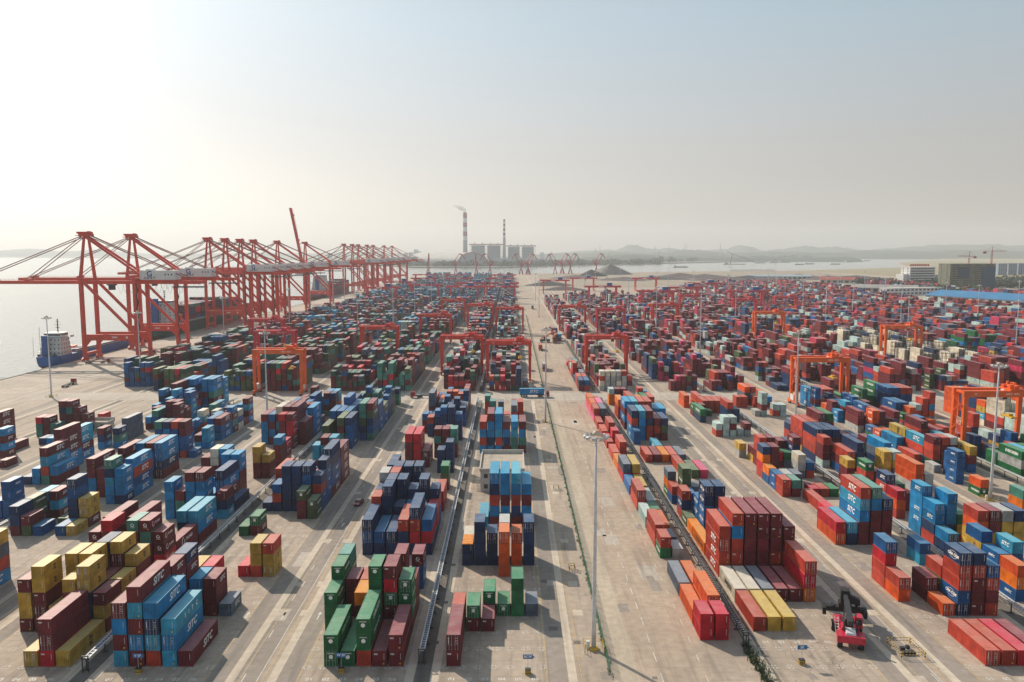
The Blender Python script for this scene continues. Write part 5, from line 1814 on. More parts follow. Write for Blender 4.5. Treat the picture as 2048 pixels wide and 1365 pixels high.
def tractor(root, paint, y0=0.0):
    """terminal tractor, front at +y"""
    mb = MB(); mb.box(-.45, .45, y0 - 3.6, y0 + 1.4, .75, 1.0); mb.build('chassis', M_DARK, root)
    mb = MB()
    mb.hexa([(-1.2, y0 - .6, .8), (1.2, y0 - .6, .8), (1.2, y0 + 1.7, .6), (-1.2, y0 + 1.7, .6), (-1.15, y0 - .6, 2.9), (1.15, y0 - .6, 2.9), (1.15, y0 + 1.45, 2.7), (-1.15, y0 + 1.45, 2.7)])
    mb.box(-1.1, 1.1, y0 - .5, y0 + 1.3, 2.9, 3.1)
    cb = mb.build('cab', paint, root)
    mb = MB(); mb.hexa([(-1.05, y0 + 1.58, 1.65), (1.05, y0 + 1.58, 1.65), (1.05, y0 + 1.62, 1.65), (-1.05, y0 + 1.62, 1.65), (-1.0, y0 + 1.45, 2.6), (1.0, y0 + 1.45, 2.6), (1.0, y0 + 1.52, 2.6), (-1.0, y0 + 1.52, 2.6)])
    for s in (-1, 1): mb.box(s * 1.19 - .02, s * 1.19 + .02, y0 + .2, y0 + 1.2, 1.75, 2.5)
    mb.box(-.8, .8, y0 - .63, y0 - .60, 1.9, 2.6)
    mb.build('window', M_GLASS, cb)
    for x in (-1.0, 1.0):
        wheel(root, x, y0 + .9, .5, .35); wheel(root, x, y0 - 2.2, .5, .55); wheel(root, x, y0 - 3.3, .5, .55)
    mb = MB()
    for s in (-1, 1): mb.box(s * .85 - .18, s * .85 + .18, y0 + 1.70, y0 + 1.73, .9, 1.1)
    mb.build('headlight', M_LENS, root)

def trailer(root, y1):
    mb = MB(); mb.box(-.55, -.35, y1 - 12.3, y1, 1.05, 1.4); mb.box(.35, .55, y1 - 12.3, y1, 1.05, 1.4)
    for i in range(6): mb.box(-1.2, 1.2, y1 - 12.2 + i * 2.4, y1 - 12.0 + i * 2.4, 1.15, 1.38)
    for s in (-1, 1): mb.box(s * .7 - .1, s * .7 + .1, y1 - 3.2, y1 - 3.0, .1, 1.1)
    mb.build('trailer_frame', M_DARK, root)
    for x in (-1.0, 1.0):
        for d in (11.2, 10.0, 8.8): wheel(root, x, y1 - d, .48, .5)

def truck(name_label, x, y, rz, paint, load=None, group='terminal trucks'):
    root = empty('terminal_truck', (x, y, 0), rz)
    tractor(root, paint); trailer(root, -1.0)
    tag(root, name_label, 'truck', group)
    if load:
        c, side = load
        o = bpy.data.objects.new('shipping_container', SHELL[(40, True)]); link(o)
        # container front end faces backwards along the trailer
        M_ = Matrix.Translation((x, y, 0)) @ Matrix.Rotation(rz, 4, 'Z') @ Matrix.Translation((-W / 2, -13.25, 1.42))
        o.matrix_world = M_; o.color = (*PAINT[c], 1)
        for s_ in (0, 1):
            d = link(bpy.data.objects.new('door', DOOR[(40, s_)]), o); d.color = o.color
            link(bpy.data.objects.new('locking_bars', LOCK[(40, s_)]), d)
        if side: link(bpy.data.objects.new('lettering', SIDE[(side, 40, 0)]), o)
        tag(o, 'long %s container riding on the %s' % (CNAME[c], ' '.join(name_label.split()[:10])), 'shipping container', 'containers riding on trucks')
    return root
M_TRED2 = simple('truck_faded_red', (.40, .05, .05), .4)
truck('red truck on the cross road left of the second mast', 17.5, 392.5, R(-90), M_TRUCKRED, ('b', 'S'))
truck('red truck with an empty trailer on the cross road, facing left', -48.0, 390.0, R(90), M_TRUCKRED)
truck('dark truck waiting under the red crane by the fence', 7.6, 414.0, R(180), M_TRED2, ('k', None))
truck('dark truck driving towards us on the concrete road', 20.4, 478.0, R(180), M_TRED2, ('l', None))
truck('red truck driving away on the concrete road', 21.6, 590.0, 0, M_TRUCKRED, ('R', None))
truck('far truck on the road beside the loader', 34.5, 625.0, R(180), M_TRED2, ('m', None))
truck('far truck on the road near the first rail crane', 27.0, 1010.0, 0, M_TRED2, ('D', None))
truck('red tractor and empty trailer on the open quay apron', -239.0, 432.0, R(8), M_TRUCKRED)
truck('red truck with flat trailer under the nearest quay crane', -262.0, 515.0, R(-62), M_TRUCKRED)
truck('truck carrying a blue container on the quay behind the second crane', -236.0, 655.0, R(-80), M_TRUCKRED, ('b', None))
truck('dark truck on the quay between the second and third cranes', -252.0, 560.0, R(10), M_TRED2)
truck('truck leaving along the apron beside far maroon stacks', -228.0, 860.0, R(-10), M_TRUCKRED, ('R', None))
truck('truck parked at right beside the white container racks', 300.0, 602.0, R(90), M_TRUCKRED, ('D', None))

def car(x, y, rz, paint, label):
    root = empty('car', (x, y, 0), rz)
    mb = MB()
    prof = [(-2.2, .35), (2.25, .35), (2.3, .7), (1.35, .92), (.65, 1.42), (-1.1, 1.45), (-1.95, .98), (-2.25, .9)]
    n = len(prof)
    for s in (-1, 1):
        pts = [(s * (.86 if z < 1.0 else .68), yy, z) for yy, z in prof]
        mb.poly(pts if s > 0 else pts[::-1])
    for i in range(n):
        a, c = prof[i], prof[(i + 1) % n]; wa = .86 if a[1] < 1 else .68; wc = .86 if c[1] < 1 else .68
        mb.poly([(-wa, a[0], a[1]), (wa, a[0], a[1]), (wc, c[0], c[1]), (-wc, c[0], c[1])])
    bd = mb.build('body', paint, root)
    mb = MB(); mb.poly([(-.70, 1.27, .985), (.70, 1.27, .985), (.64, .72, 1.40), (-.64, .72, 1.40)]); mb.poly([(.64, -1.18, 1.42), (-.64, -1.18, 1.42), (-.70, -1.88, 1.03), (.70, -1.88, 1.03)][::-1])
    mb.v = [(a, b_, c + .02) for a, b_, c in mb.v]; mb.build('windscreen', M_GLASS, root)
    for s in (-1, 1):
        mb = MB(); mb.poly([(s * .83, 1.1, 1.0), (s * .83, -1.6, 1.02), (s * .72, -1.0, 1.36), (s * .72, .6, 1.36)][::s]); mb.build('side_window', M_GLASS, root)
        for yy in (1.4, -1.35): wheel(root, s * .78, yy, .32, .2)
    mb = MB()
    for s in (-1, 1): mb.box(s * .6 - .18, s * .6 + .18, 2.26, 2.31, .62, .76)
    mb.build('headlight', M_LENS, root)
    return tag(root, label, 'car', 'cars driving in the yard')
car(-43.6, 222.5, R(172), simple('car_maroon', (.24, .015, .03), .25), 'small dark red car on the lane left of the navy stacks')
car(-194.0, 430.5, R(-40), simple('car_grey', (.10, .12, .13), .25), 'grey car on the apron beside the first dark green stacks')
car(-228.0, 470.0, R(10), simple('car_dark', (.05, .055, .06), .25), 'dark car on the apron near the lattice-topped mast')

# grey loader with a long arm on the road
root = empty('loader', (27.0, 632.0, 0), R(-90))
mb = MB(); mb.box(-1.6, 1.6, -4, 4, 1.0, 2.6); mb.box(-1.0, .6, -1, 1.4, 2.6, 4.2); mb.build('chassis', M_DARK, root)
for x in (-1.4, 1.4):
    for yy in (-2.8, 2.6): wheel(root, x, yy, .9, .7)
mb = MB(); mb.bar((0, -3.0, 3.2), (0, 7.2, 8.6), .8, .9); mb.bar((0, 7.2, 8.6), (0, 8.2, 7.6), .6); mb.box(-3, 3, 7.4, 8.4, 5.4, 6.1); mb.build('boom', M_ORANGE, root)
tag(root, 'reach stacker with its orange arm raised on the far road', 'reach stacker')
o = bpy.data.objects.new('shipping_container', SHELL[(20, False)]); link(o); o.location = (33.4, 629.0, 2.5); o.color = (*PAINT['v'], 1)
tag(o, 'short orange-red container held by the far reach stacker', 'shipping container')

# ------------------------------------------------------------------ small buildings inside the yard
def flat_office(x0, x1, y0, y1, h, label, wallm):
    root = empty('site_office', ((x0 + x1) / 2, (y0 + y1) / 2, 0))
    a, c = (x1 - x0) / 2, (y1 - y0) / 2
    mb = MB(); mb.box(-a, a, -c, c, 0, h - .6); mb.build('wall', wallm, root)
    mb = MB(); mb.box(-a - .3, a + .3, -c - .3, c + .3, h - .6, h - .3); rf = mb.build('roof', M_APRON, root)
    mb = MB()
    mb.box(-a - .3, a + .3, c, c + .3, h - .3, h + .9); mb.box(-a - .3, -a, -c, c, h - .3, h + .3); mb.box(a, a + .3, -c, c, h - .3, h + .3); mb.box(-a - .3, a + .3, -c - .3, -c, h - .3, h + .25)
    mb.build('parapet', wallm, rf)
    for i in range(max(2, int(2 * a / 3))):
        xx = -a + (i + .5) * 2 * a / max(2, int(2 * a / 3))
        for z in ((1.0, 4.2) if h > 6 else (1.0,)):
            mb = MB(); mb.box(xx - .6, xx + .6, -c - .05, -c - .002, z, z + 1.3); mb.build('window', M_GLASS, root)
    mb = MB(); mb.box(-.55, .55, -c - .06, -c - .002, 0, 2.1); mb.build('door', M_STEEL, root)
    if h > 6:
        mb = MB()
        for i in range(10): mb.box(-a - 1.3, -a - .05, -c + .4 + i * .32, -c + .72 + i * .32, i * .34, i * .34 + .1)
        mb.bar((-a - 1.3, -c + .4, 1), (-a - 1.3, -c + 3.6, 4.4), .06); mb.build('outside_stair', M_STEEL, root)
    return tag(root, label, 'office')
M_WALLW = simple('plaster_wall', (.55, .52, .47), .85, var=.15)
flat_office(-9.2, 3.8, 234.5, 254.5, 7.0, 'flat-roofed two-storey office behind the tall blue stacks left of the fence', M_WALLW)
flat_office(-11, 4, 488, 508, 8.0, 'flat-roofed office under the red crane beside the fence', M_WALLW)
flat_office(-78, -62, 640, 656, 6.0, 'pale flat office beyond the dark green stacks', M_WALLW)
flat_office(-171, -163.5, 318, 324, 3.2, 'small white hut at the left beside maroon stacks', M_WALLW)

# ------------------------------------------------------------------ steel racks for the refrigerated containers
def rack(x, y, label):
    root = empty('container_rack', (x, y, 0))
    mb = MB(); w = 17.2
    for i in range(8):
        for yy in (0, 1.4): mb.box(i * w / 7 - .09, i * w / 7 + .09, yy - .09, yy + .09, 0, 12.4)
    mb.build('frame_posts', M_DARK, root)
    for z in (2.9, 5.8, 8.7, 11.4):
        mb = MB(); mb.box(-.2, w + .2, -.1, 1.5, z, z + .1); mb.box(-.2, w + .2, -.12, -.06, z + 1.0, z + 1.07); mb.box(-.2, w + .2, 1.46, 1.52, z + 1.0, z + 1.07)
        for i in range(14): mb.box(i * w / 13 - .03, i * w / 13 + .03, -.12, -.06, z + .1, z + 1.0)
        mb.build('walkway', M_DARK, root)
    return tag(root, label, 'rack', 'steel racks between refrigerated containers')
q = 0
for b in ('K', 'L'):
    for bay in range(bay_of(474), bay_of(640), 3):
        rack(BLOCKS[b][0] - .3, Y0 + bay * PB - 2.9, 'dark steel access rack, %s from the front in the %s row of cream containers' % (ORD[(bay - bay_of(474)) // 3], 'left' if b == 'K' else 'right'))
# ------------------------------------------------------------------ the far bank, hills, power station, town
def at(px, Y): return (px - 1022) / 1600.0 * Y * 0.9938
fr = random.Random(21)
M_BANK = ground_mat('far_bank_soil', (.12, .13, .09), (.20, .19, .14), (.08, .09, .06))
M_FIELD = ground_mat('tidal_flat', (.25, .225, .13), (.36, .31, .19), (.15, .16, .085))
M_HILL = simple('hill_wood', (.05, .075, .05), .9, var=.4, scale=.004)
bank = [(at(300, 8600), 8600), (at(560, 7700), 7700), (at(700, 4900), 4900), (at(820, 3650), 3650), (at(1000, 3560), 3560), (at(1150, 4400), 4400), (at(1300, 4700), 4700), (at(1450, 5450), 5450), (at(1650, 7000), 7000), (at(1900, 11300), 11300), (9000, 12500), (-9000, 12500), (-9000, 11500)]
mb = MB(); mb.prism(bank[::1], -5.0, 1.5); tag(mb.build('far_bank', M_BANK), kind='structure')
flat = [(at(1600, 2980), 2980), (at(2060, 1800), 1800), (9000, 2400), (9000, 10000), (5750, 9800), (4420, 8120), (2390, 4960), (1810, 3640)]
mb = MB(); mb.poly([(x, y, .006) for x, y in flat]); tag(mb.build('tidal_flat', M_FIELD), kind='structure')

def hill_range(name, pts, depth, seed):
    """pts: (x, y, height); a rounded ridge with a rough, wooded skin"""
    rr = random.Random(seed)
    n = 120; m = 9
    mb = MB(); grid = []
    for i in range(n + 1):
        t = i / n * (len(pts) - 1); k = min(int(t), len(pts) - 2); u = t - k; u2 = u * u * (3 - 2 * u)
        p, q = pts[k], pts[k + 1]
        x = p[0] + (q[0] - p[0]) * u; y = p[1] + (q[1] - p[1]) * u; h = p[2] + (q[2] - p[2]) * u2
        row = []
        for j in range(m):
            s = j / (m - 1) * 2 - 1
            e = max(0.0, math.cos(s * math.pi / 2)) ** .8
            row.append((x, y + s * depth, max(-4.0, h * e * (1 + .09 * rr.uniform(-1, 1)) - (4.0 if abs(s) > .99 else 0))))
        grid.append(row)
    for row in grid: mb.v += row
    for i in range(n):
        for j in range(m - 1):
            a = i * m + j; mb.f.append((a, a + m, a + m + 1, a + 1)); mb.m.append(0)
    return tag(mb.build(name, M_HILL, smooth=True), kind='structure')
def ridge(name, Y, prof, depth, seed):
    """prof: (pixel x, height above ground)"""
    hill_range(name, [(at(px, Y), Y, h) for px, h in prof], depth, seed)
ridge('hills', 11200, [(1080, 40), (1180, 80), (1230, 95), (1262, 165), (1300, 105), (1330, 115), (1380, 80), (1450, 95), (1480, 150), (1530, 80), (1560, 100), (1610, 145), (1640, 120), (1670, 135), (1720, 90), (1790, 115), (1850, 150), (1920, 165), (1980, 165), (2020, 150), (2060, 170), (2150, 150)], 600, 1)
ridge('hills', 8300, [(1060, 40), (1160, 55), (1220, 70), (1300, 55), (1380, 90), (1460, 55), (1560, 70), (1650, 60), (1760, 85), (1860, 70), (1960, 90), (2080, 70)], 450, 2)
ridge('hills', 11800, [(-60, 60), (0, 80), (60, 105), (130, 70), (190, 90), (250, 60), (320, 20), (420, 40), (520, 55), (620, 40), (720, 60), (800, 50)], 500, 3)
ridge('hills', 6000, [(1100, 15), (1180, 28), (1260, 50), (1330, 40), (1420, 30), (1500, 35), (1600, 28), (1700, 30)], 250, 4)

# bands of woodland along the far bank: leafy clumps in ragged rows
def wood(name, spots, mats, label, cat='trees', kind='stuff'):
    mb = MB()
    for x, y, s in spots:
        for q in range(5):
            cx, cy, r = x + fr.gauss(0, s * .45), y + fr.gauss(0, s * .3), s * fr.uniform(.35, .6)
            cz = 1.0 + r * .7 + fr.uniform(0, s * .35)
            for f in range(22):
                d = Vector((fr.gauss(0, 1), fr.gauss(0, 1), fr.gauss(0, 1) * .85)).normalized() * r * fr.uniform(.7, 1.05)
                p = Vector((cx, cy, max(.2, cz + d.z))) + Vector((d.x, d.y, 0))
                a = Vector((fr.gauss(0, 1), fr.gauss(0, 1), fr.gauss(0, 1))).normalized(); c = a.orthogonal().normalized(); l = r * .38
                mb.poly([p - a * l, p + c * l, p + a * l, p - c * l], fr.randrange(2))
    return tag(mb.build(name, mats), label, cat, kind=kind)
M_LEAF1 = simple('leaves_dark', (.030, .055, .024), .8, var=.4, scale=.2)
M_LEAF2 = simple('leaves_light', (.065, .095, .036), .8, var=.4, scale=.2)
sp = []
for i in range(330):
    px = fr.uniform(800, 1320); Y = 3750 + fr.uniform(0, 500) + max(0, (px - 1020)) * 2.6
    sp.append((at(px, Y), Y, fr.uniform(12, 24)))
for i in range(160):
    px = fr.uniform(1300, 1900); Y = 4800 + (px - 1300) * 9 + fr.uniform(50, 700)
    sp.append((at(px, Y), Y, fr.uniform(14, 30)))
wood('far_woodland', sp, [M_LEAF1, M_LEAF2], 'hazy belt of trees along the far river bank')
sp = []
for i in range(120): sp.append((fr.uniform(770, 1130), fr.uniform(1560, 1820), fr.uniform(7, 14)))
for i in range(150): sp.append((fr.uniform(930, 1500), fr.uniform(1500, 1900), fr.uniform(7, 14)))
for i in range(60): sp.append((fr.uniform(700, 820), fr.uniform(1330, 1500), fr.uniform(6, 11)))
wood('town_trees', sp, [M_LEAF1, M_LEAF2], 'dark green trees massed around the office towers at right')

def gable_shed(x, y, w, l, h, rise, rz, label, roofm, wallm, cat='shed', doors=True):
    root = empty('storage_shed', (x, y, 0), rz)
    mb = MB(); mb.yprism([(-w / 2, 0), (w / 2, 0), (w / 2, h), (0, h + rise), (-w / 2, h)], -l / 2, l / 2); mb.build('wall', wallm, root)
    mb = MB()
    o = .8
    for s in (-1, 1):
        mb.hexa([(0, -l / 2 - o, h + rise + .05), (s * (w / 2 + o), -l / 2 - o, h - rise * o / (w / 2) + .05), (s * (w / 2 + o), l / 2 + o, h - rise * o / (w / 2) + .05), (0, l / 2 + o, h + rise + .05),
                 (0, -l / 2 - o, h + rise + .45), (s * (w / 2 + o), -l / 2 - o, h - rise * o / (w / 2) + .45), (s * (w / 2 + o), l / 2 + o, h - rise * o / (w / 2) + .45), (0, l / 2 + o, h + rise + .45)])
    mb.build('roof', roofm, root)
    if doors:
        n = max(2, int(w / 18))
        for i in range(n):
            xx = -w / 2 + (i + .5) * w / n
            mb = MB(); mb.box(xx - 2.5, xx + 2.5, -l / 2 - .08, -l / 2 - .01, 0, min(5.0, h * .7)); mb.build('door', M_STEEL, root)
        n = max(3, int(l / 12))
        for i in range(n):
            yy = -l / 2 + (i + .5) * l / n
            mb = MB(); mb.box(-w / 2 - .08, -w / 2 - .01, yy - 3.6, yy + 3.6, 1.0, h - 1.2); mb.build('window', M_GLASS, root)
    return tag(root, label, cat)
M_BLUEROOF = simple('blue_roof', (.03, .20, .42), .45, var=.15, scale=.05)
M_GREYROOF = simple('grey_roof', (.34, .33, .31), .6, var=.2, scale=.05)
M_REDROOF = simple('red_roof', (.34, .07, .05), .7, var=.2, scale=.05)
M_OFFICE = simple('office_white', (.70, .70, .68), .7, var=.08, scale=.05)
gable_shed(655, 1100, 62, 150, 9, 7, R(20), 'large blue-roofed warehouse behind the container rows at right', M_BLUEROOF, M_WALLW, 'warehouse')
gable_shed(655, 1420, 46, 120, 8, 5, R(62), 'grey-roofed open shed left of the blue-roofed warehouse', M_GREYROOF, M_CONC)
gable_shed(760, 1850, 60, 90, 7, 6, R(70), 'low red-roofed building left of the white office', M_REDROOF, M_WALLW)
gable_shed(960, 1850, 60, 90, 7, 6, R(80), 'low red-roofed building between the office and the tower under construction', M_REDROOF, M_WALLW)
gable_shed(700, 2100, 40, 160, 7, 4, R(85), 'pale blue-grey shed behind the white office', simple('pale_blue_roof', (.35, .45, .5), .5), M_WALLW)

def block_building(name, x, y, w, d, h, floors, bays, rz, label, wallm, winm=M_GLASS, cat='building', extra=None, band=False):
    root = empty(name, (x, y, 0), rz)
    mb = MB(); mb.box(-w / 2, w / 2, -d / 2, d / 2, 0, h); mb.box(-w / 2 - .3, w / 2 + .3, -d / 2 - .3, d / 2 + .3, h, h + 1.2); mb.build('wall', wallm, root)
    fh = h / floors
    for f in range(floors):
        z0, z1 = f * fh + fh * .35, f * fh + fh * .8
        if band:
            mb = MB(); mb.box(-w / 2 + 2, w / 2 - 2, -d / 2 - .12, -d / 2 - .01, z0, z1); mb.build('window', winm, root)
        else:
            for i in range(bays):
                xx = -w / 2 + (i + .5) * w / bays
                mb = MB(); mb.box(xx - w / bays * .3, xx + w / bays * .3, -d / 2 - .12, -d / 2 - .01, z0, z1); mb.build('window', winm, root)
        for i in range(2):
            yy = -d / 2 + (i + .5) * d / 2
            for s in (-1, 1):
                mb = MB(); mb.box(min(s * (w / 2 + .01), s * (w / 2 + .12)), max(s * (w / 2 + .01), s * (w / 2 + .12)), yy - 1.2, yy + 1.2, z0, z1); mb.build('window', winm, root)
    if extra: extra(root)
    return tag(root, label, cat)
def office_extra(root):
    mb = MB(); mb.box(-42, -30.1, -9, 12, 0, 26); mb.build('stair_wing', M_OFFICE, root)
    mb = MB(); mb.box(30.1, 62, -4, 20, 0, 24); mb.build('side_wing', simple('wing_grey', (.30, .36, .38), .6), root)
    mb = MB()
    for i in range(9):
        x = -24 + i * 5.2
        mb.box(x - .15, x + .15, -7.2, -6.9, 40.2, 42); mb.box(x - 1.9, x + 1.9, -7.5, -7.2, 42.0, 46.2)
        mb.box(x - .3, x + .3, -7.8, -7.5, 41.4, 46.8); mb.box(x - 2.2, x + 2.2, -7.8, -7.5, 43.6, 44.4)
    mb.build('roof_lettering', simple('sign_red', (.5, .03, .03), .5), root)
block_building('office_building', 832, 1640, 60, 26, 39, 8, 9, R(14), 'white eight-storey office block with red rooftop lettering', M_OFFICE, band=True, extra=office_extra)
def net_extra(root):
    mb = MB()
    for f in range(12): mb.box(-46.6, 46.6, -16.7, -16.4, 4 * f + 3.6, 4 * f + 3.9)
    for i in range(20): mb.box(-46 + i * 4.84, -45.7 + i * 4.84, -16.7, -16.35, 0, 51)
    mb.build('scaffold', simple('bamboo_scaffold', (.28, .27, .17), .8), root)
    mb = MB(); mb.box(-30, -7, -16.95, -16.72, 22, 43); mb.build('dark_opening', simple('dark_netting', (.03, .06, .09), .8), root)
    mb = MB(); mb.box(19, 46, -16.95, -16.72, 0, 44); mb.build('blue_netting', simple('blue_netting', (.025, .07, .12), .8), root)
block_building('unfinished_building', 852, 1500, 92, 32, 48, 12, 4, R(8), 'unfinished tower block wrapped in green scaffold netting', simple('green_netting_wall', (.17, .18, .13), .85, var=.3, scale=.15), extra=net_extra)
block_building('terminal_building', 860, 1250, 90, 30, 19, 3, 16, R(24), 'long cream three-storey building with dark roof at the right edge', simple('cream_wall', (.66, .58, .44), .8), extra=lambda r: MB().box(-47, 47, -16, 16, 20.3, 22.0).build('roof', simple('brown_roof', (.12, .08, .08), .7), r))
block_building('terminal_building', 665, 1330, 120, 14, 11, 2, 14, R(20), 'low white customs building left of the scaffolded tower', M_OFFICE)
TOWER = ('apartment_block',)
for i, (px, Y) in enumerate(((1998, 2450), (2018, 2480), (2038, 2500), (2058, 2460))):
    block_building('apartment_block', at(px, Y) + 10, Y, 27, 20, 34, 9, 4, 0.0, '%s of the bluish apartment blocks at far right' % ('leftmost', 'second', 'third', 'rightmost')[i], simple('bluish_wall', (.26, .34, .44), .7))
def tower_crane(x, y, h, jl, rz, label):
    root = empty('tower_crane', (x, y, 0), rz); m = M_MAROON
    mb = MB()
    for sx in (-1, 1):
        for sy in (-1, 1): mb.box(sx - .18, sx + .18, sy - .18, sy + .18, 0, h)
    for i in range(int(h / 3)):
        mb.bar((-1, -1, i * 3), (1, -1, i * 3 + 3), .18); mb.bar((1, 1, i * 3), (-1, 1, i * 3 + 3), .18); mb.bar((-1, 1, i * 3), (-1, -1, i * 3 + 3), .18)
    mb.build('mast', m, root)
    mb = MB(); mb.box(-jl, 0, -.9, -.6, h, h + .35); mb.box(-jl, 0, .6, .9, h, h + .35); mb.box(-jl, 0, -.18, .18, h + 2, h + 2.3)
    for i in range(int(jl / 3)): mb.bar((-i * 3, -.75, h), (-i * 3 - 3, 0, h + 2.1), .16); mb.bar((-i * 3, .75, h), (-i * 3 - 3, 0, h + 2.1), .16)
    mb.build('jib', m, root)
    mb = MB(); mb.box(0, 15, -.9, .9, h, h + .6); mb.box(10, 15, -1.4, 1.4, h - 3.2, h + .5); mb.build('counter_jib', m, root)
    mb = MB(); mb.bar((0, 0, h), (0, 0, h + 10), 1.2, w2=.4, h2=.4); mb.bar((0, 0, h + 10), (-jl * .7, 0, h + 2.2), .22); mb.bar((0, 0, h + 10), (13, 0, h + .6), .22); mb.build('tower_head', m, root)
    mb = MB(); mb.box(-1.2, 1.2, -2.9, -1.0, h - 2.6, h - .2); mb.build('cab', M_CABIN, root)
    return tag(root, label, 'tower crane', 'tower cranes at the building site')
tower_crane(at(1940, 1530), 1530, 62, 26, R(12), 'shorter tower crane above the scaffolded block')
tower_crane(at(1985, 1490), 1490, 71, 24, R(168), 'taller tower crane at the right side of the scaffolded block')

# ---- power station
M_STACKG = simple('stack_concrete', (.40, .41, .41), .85, var=.1, scale=.02)
M_STACKR = simple('stack_red', (.36, .10, .10), .8, var=.1, scale=.02)
M_STACKW = simple('stack_white', (.66, .66, .64), .8, var=.1, scale=.02)
def chimney(x, y, h, r0, r1, bands, label):
    root = empty('chimney', (x, y, 0))
    zb = h * bands[0]
    rr = lambda z: r0 + (r1 - r0) * z / h
    mb = MB(); mb.lathe([(rr(0), 0), (rr(zb), zb)], n=24); mb.build('shaft', M_STACKG, root, smooth=False)
    n = bands[1]
    for i in range(n):
        z0, z1 = zb + (h - zb) * i / n, zb + (h - zb) * (i + 1) / n
        mb = MB(); mb.lathe([(rr(z0), z0), (rr(z1), z1)], n=24); mb.build('painted_band', M_STACKR if (n - 1 - i) % 2 == 0 else M_STACKW, root)
    if bands[2]:
        mb = MB(); mb.lathe([(r1 * .85, h), (r1 * .85, h + 6)], n=20); mb.build('flue', M_DARK, root)
    return tag(root, label, 'chimney', 'power station chimneys')
YP = 4250
k_ = YP / 1600
chimney(at(930.5, YP), YP, 72 + 74 * k_ , 12.5, 10.3, (.48, 6, True), 'thick red-and-white banded chimney giving off white smoke')
chimney(at(1008.5, YP), YP, 72 + 63 * k_, 9.5, 5.2, (.60, 8, False), 'slimmer banded chimney without smoke, right of the smoking one')
M_PLANT = simple('plant_wall', (.42, .48, .51), .8, var=.15, scale=.02)
def boiler_house(px0, px1, ytop, label, roofc, n):
    x0, x1 = at(px0, YP + 60), at(px1, YP + 60); h = 72 - (ytop - 503) * k_
    root = empty('boiler_house', ((x0 + x1) / 2, YP + 60, 0)); w = x1 - x0
    mb = MB()
    for i in range(n):
        a = -w / 2 + w * i / n + w * .04; b = -w / 2 + w * (i + 1) / n - w * .05
        mb.box(a, b, -35, 35, 0, h - 9)
    mb.build('boiler_wall', M_PLANT, root)
    mb = MB()
    for i in range(n * 6 + 1):
        xx = -w / 2 + w * i / (n * 6); mb.box(xx - .8, xx + .8, -40, -38, 0, h - 5)
    for z in range(12, int(h - 8), 14): mb.box(-w / 2, w / 2, -39.5, -38.5, z, z + 1.2)
    mb.build('steel_frame', M_STEEL, root)
    mb = MB(); mb.box(-w / 2 - 4, w / 2 + 4, -44, 44, h - 6, h - 1); mb.build('roof', roofc, root)
    for i in range(n * 2):
        xx = -w / 2 + w * (i + .5) / (n * 2)
        mb = MB(); mb.box(xx - 1.6, xx + 1.6, -3, 3, h - 1, h + 6); mb.build('roof_vent', M_DARK, root)
    return tag(root, label, 'power station')
boiler_house(941, 1004, 488, 'left boiler house with long orange-brown roof beside the smoking chimney', simple('rust_roof', (.42, .17, .10), .7), 2)
boiler_house(1014, 1070, 491, 'right boiler house of open steel frames behind the slim chimney', simple('dark_roof', (.20, .12, .11), .7), 2)
gable_shed(at(1030, 4150), 4150, 330, 60, 32, 5, 0, 'low grey turbine hall in front of the boiler houses', M_GREYROOF, M_PLANT, 'turbine hall', False)
# barrel-roofed coal store
root = empty('coal_store', (at(893, 3960), 3960, 0))
pts = [(75 * math.cos(R(a)) * 1.55, 66 * math.sin(R(a)) ** .8) for a in range(0, 181, 9)]
mb = MB()
M_ = Matrix.Rotation(R(58), 4, 'Z')
n = len(pts); L = 300
ring0 = [M_ @ Vector((x, -L / 2, z)) for x, z in pts]; ring1 = [M_ @ Vector((x, L / 2, z)) for x, z in pts]
for i in range(n - 1): mb.poly([ring0[i], ring1[i], ring1[i + 1], ring0[i + 1]][::-1])
mb.build('roof_shell', simple('coal_store_roof', (.46, .45, .42), .7, var=.12, scale=.02), root)
mb = MB(); mb.poly(ring0[::-1]); mb.poly(ring1); mb.build('end_wall', simple('coal_store_end', (.36, .39, .40), .8), root)
mb = MB()
for r_ in (0.30, .42):
    a = [v.lerp(Vector((0, 0, 0)), 0) for v in ring0]
for i in range(n - 1):
    d = M_ @ Vector((0, -1, 0)); mb.bar(ring0[i] + d, ring0[i + 1] + d, 4.0)
mb.build('rib', M_STACKR, root)
tag(root, 'huge barrel-roofed storage dome on the far bank below the chimneys', 'storage dome')
# smoke
sm = MB()
ps = [(0, 6, 6), (-3, 15, 10), (-10, 21, 12), (-20, 25, 13), (-31, 29, 12), (-43, 34, 10), (-54, 37, 8), (-64, 41, 6)]
for x, z, r in ps:
    me = bpy.data.meshes.new('puff'); b_ = bmesh.new(); bmesh.ops.create_icosphere(b_, subdivisions=3, radius=r)
    for v in b_.verts: v.co *= 1 + .22 * math.sin(v.co.x * .7 + x) * math.cos(v.co.z * .9 + z) + fr.uniform(-.05, .05)
    b_.to_mesh(me); b_.free()
    sm.add_mesh(me, Matrix.Translation((x, fr.uniform(-3, 3), z)))
smo = sm.build('smoke_plume', simple('smoke_placeholder', (.8, .8, .8)), smooth=True)
mm = bpy.data.materials.new('smoke'); mm.use_nodes = True; nn_ = mm.node_tree.nodes; nn_.clear()
oo = nn_.new('ShaderNodeOutputMaterial'); pp = nn_.new('ShaderNodeVolumePrincipled'); pp.inputs['Color'].default_value = (.97, .97, .96, 1); pp.inputs['Density'].default_value = .13
pp.inputs['Anisotropy'].default_value = .2
mm.node_tree.links.new(pp.outputs[0], oo.inputs['Volume'])
smo.data.materials.clear(); smo.data.materials.append(mm)
smo.location = (at(930.5, YP), YP, 72 + 74 * k_ + 4)
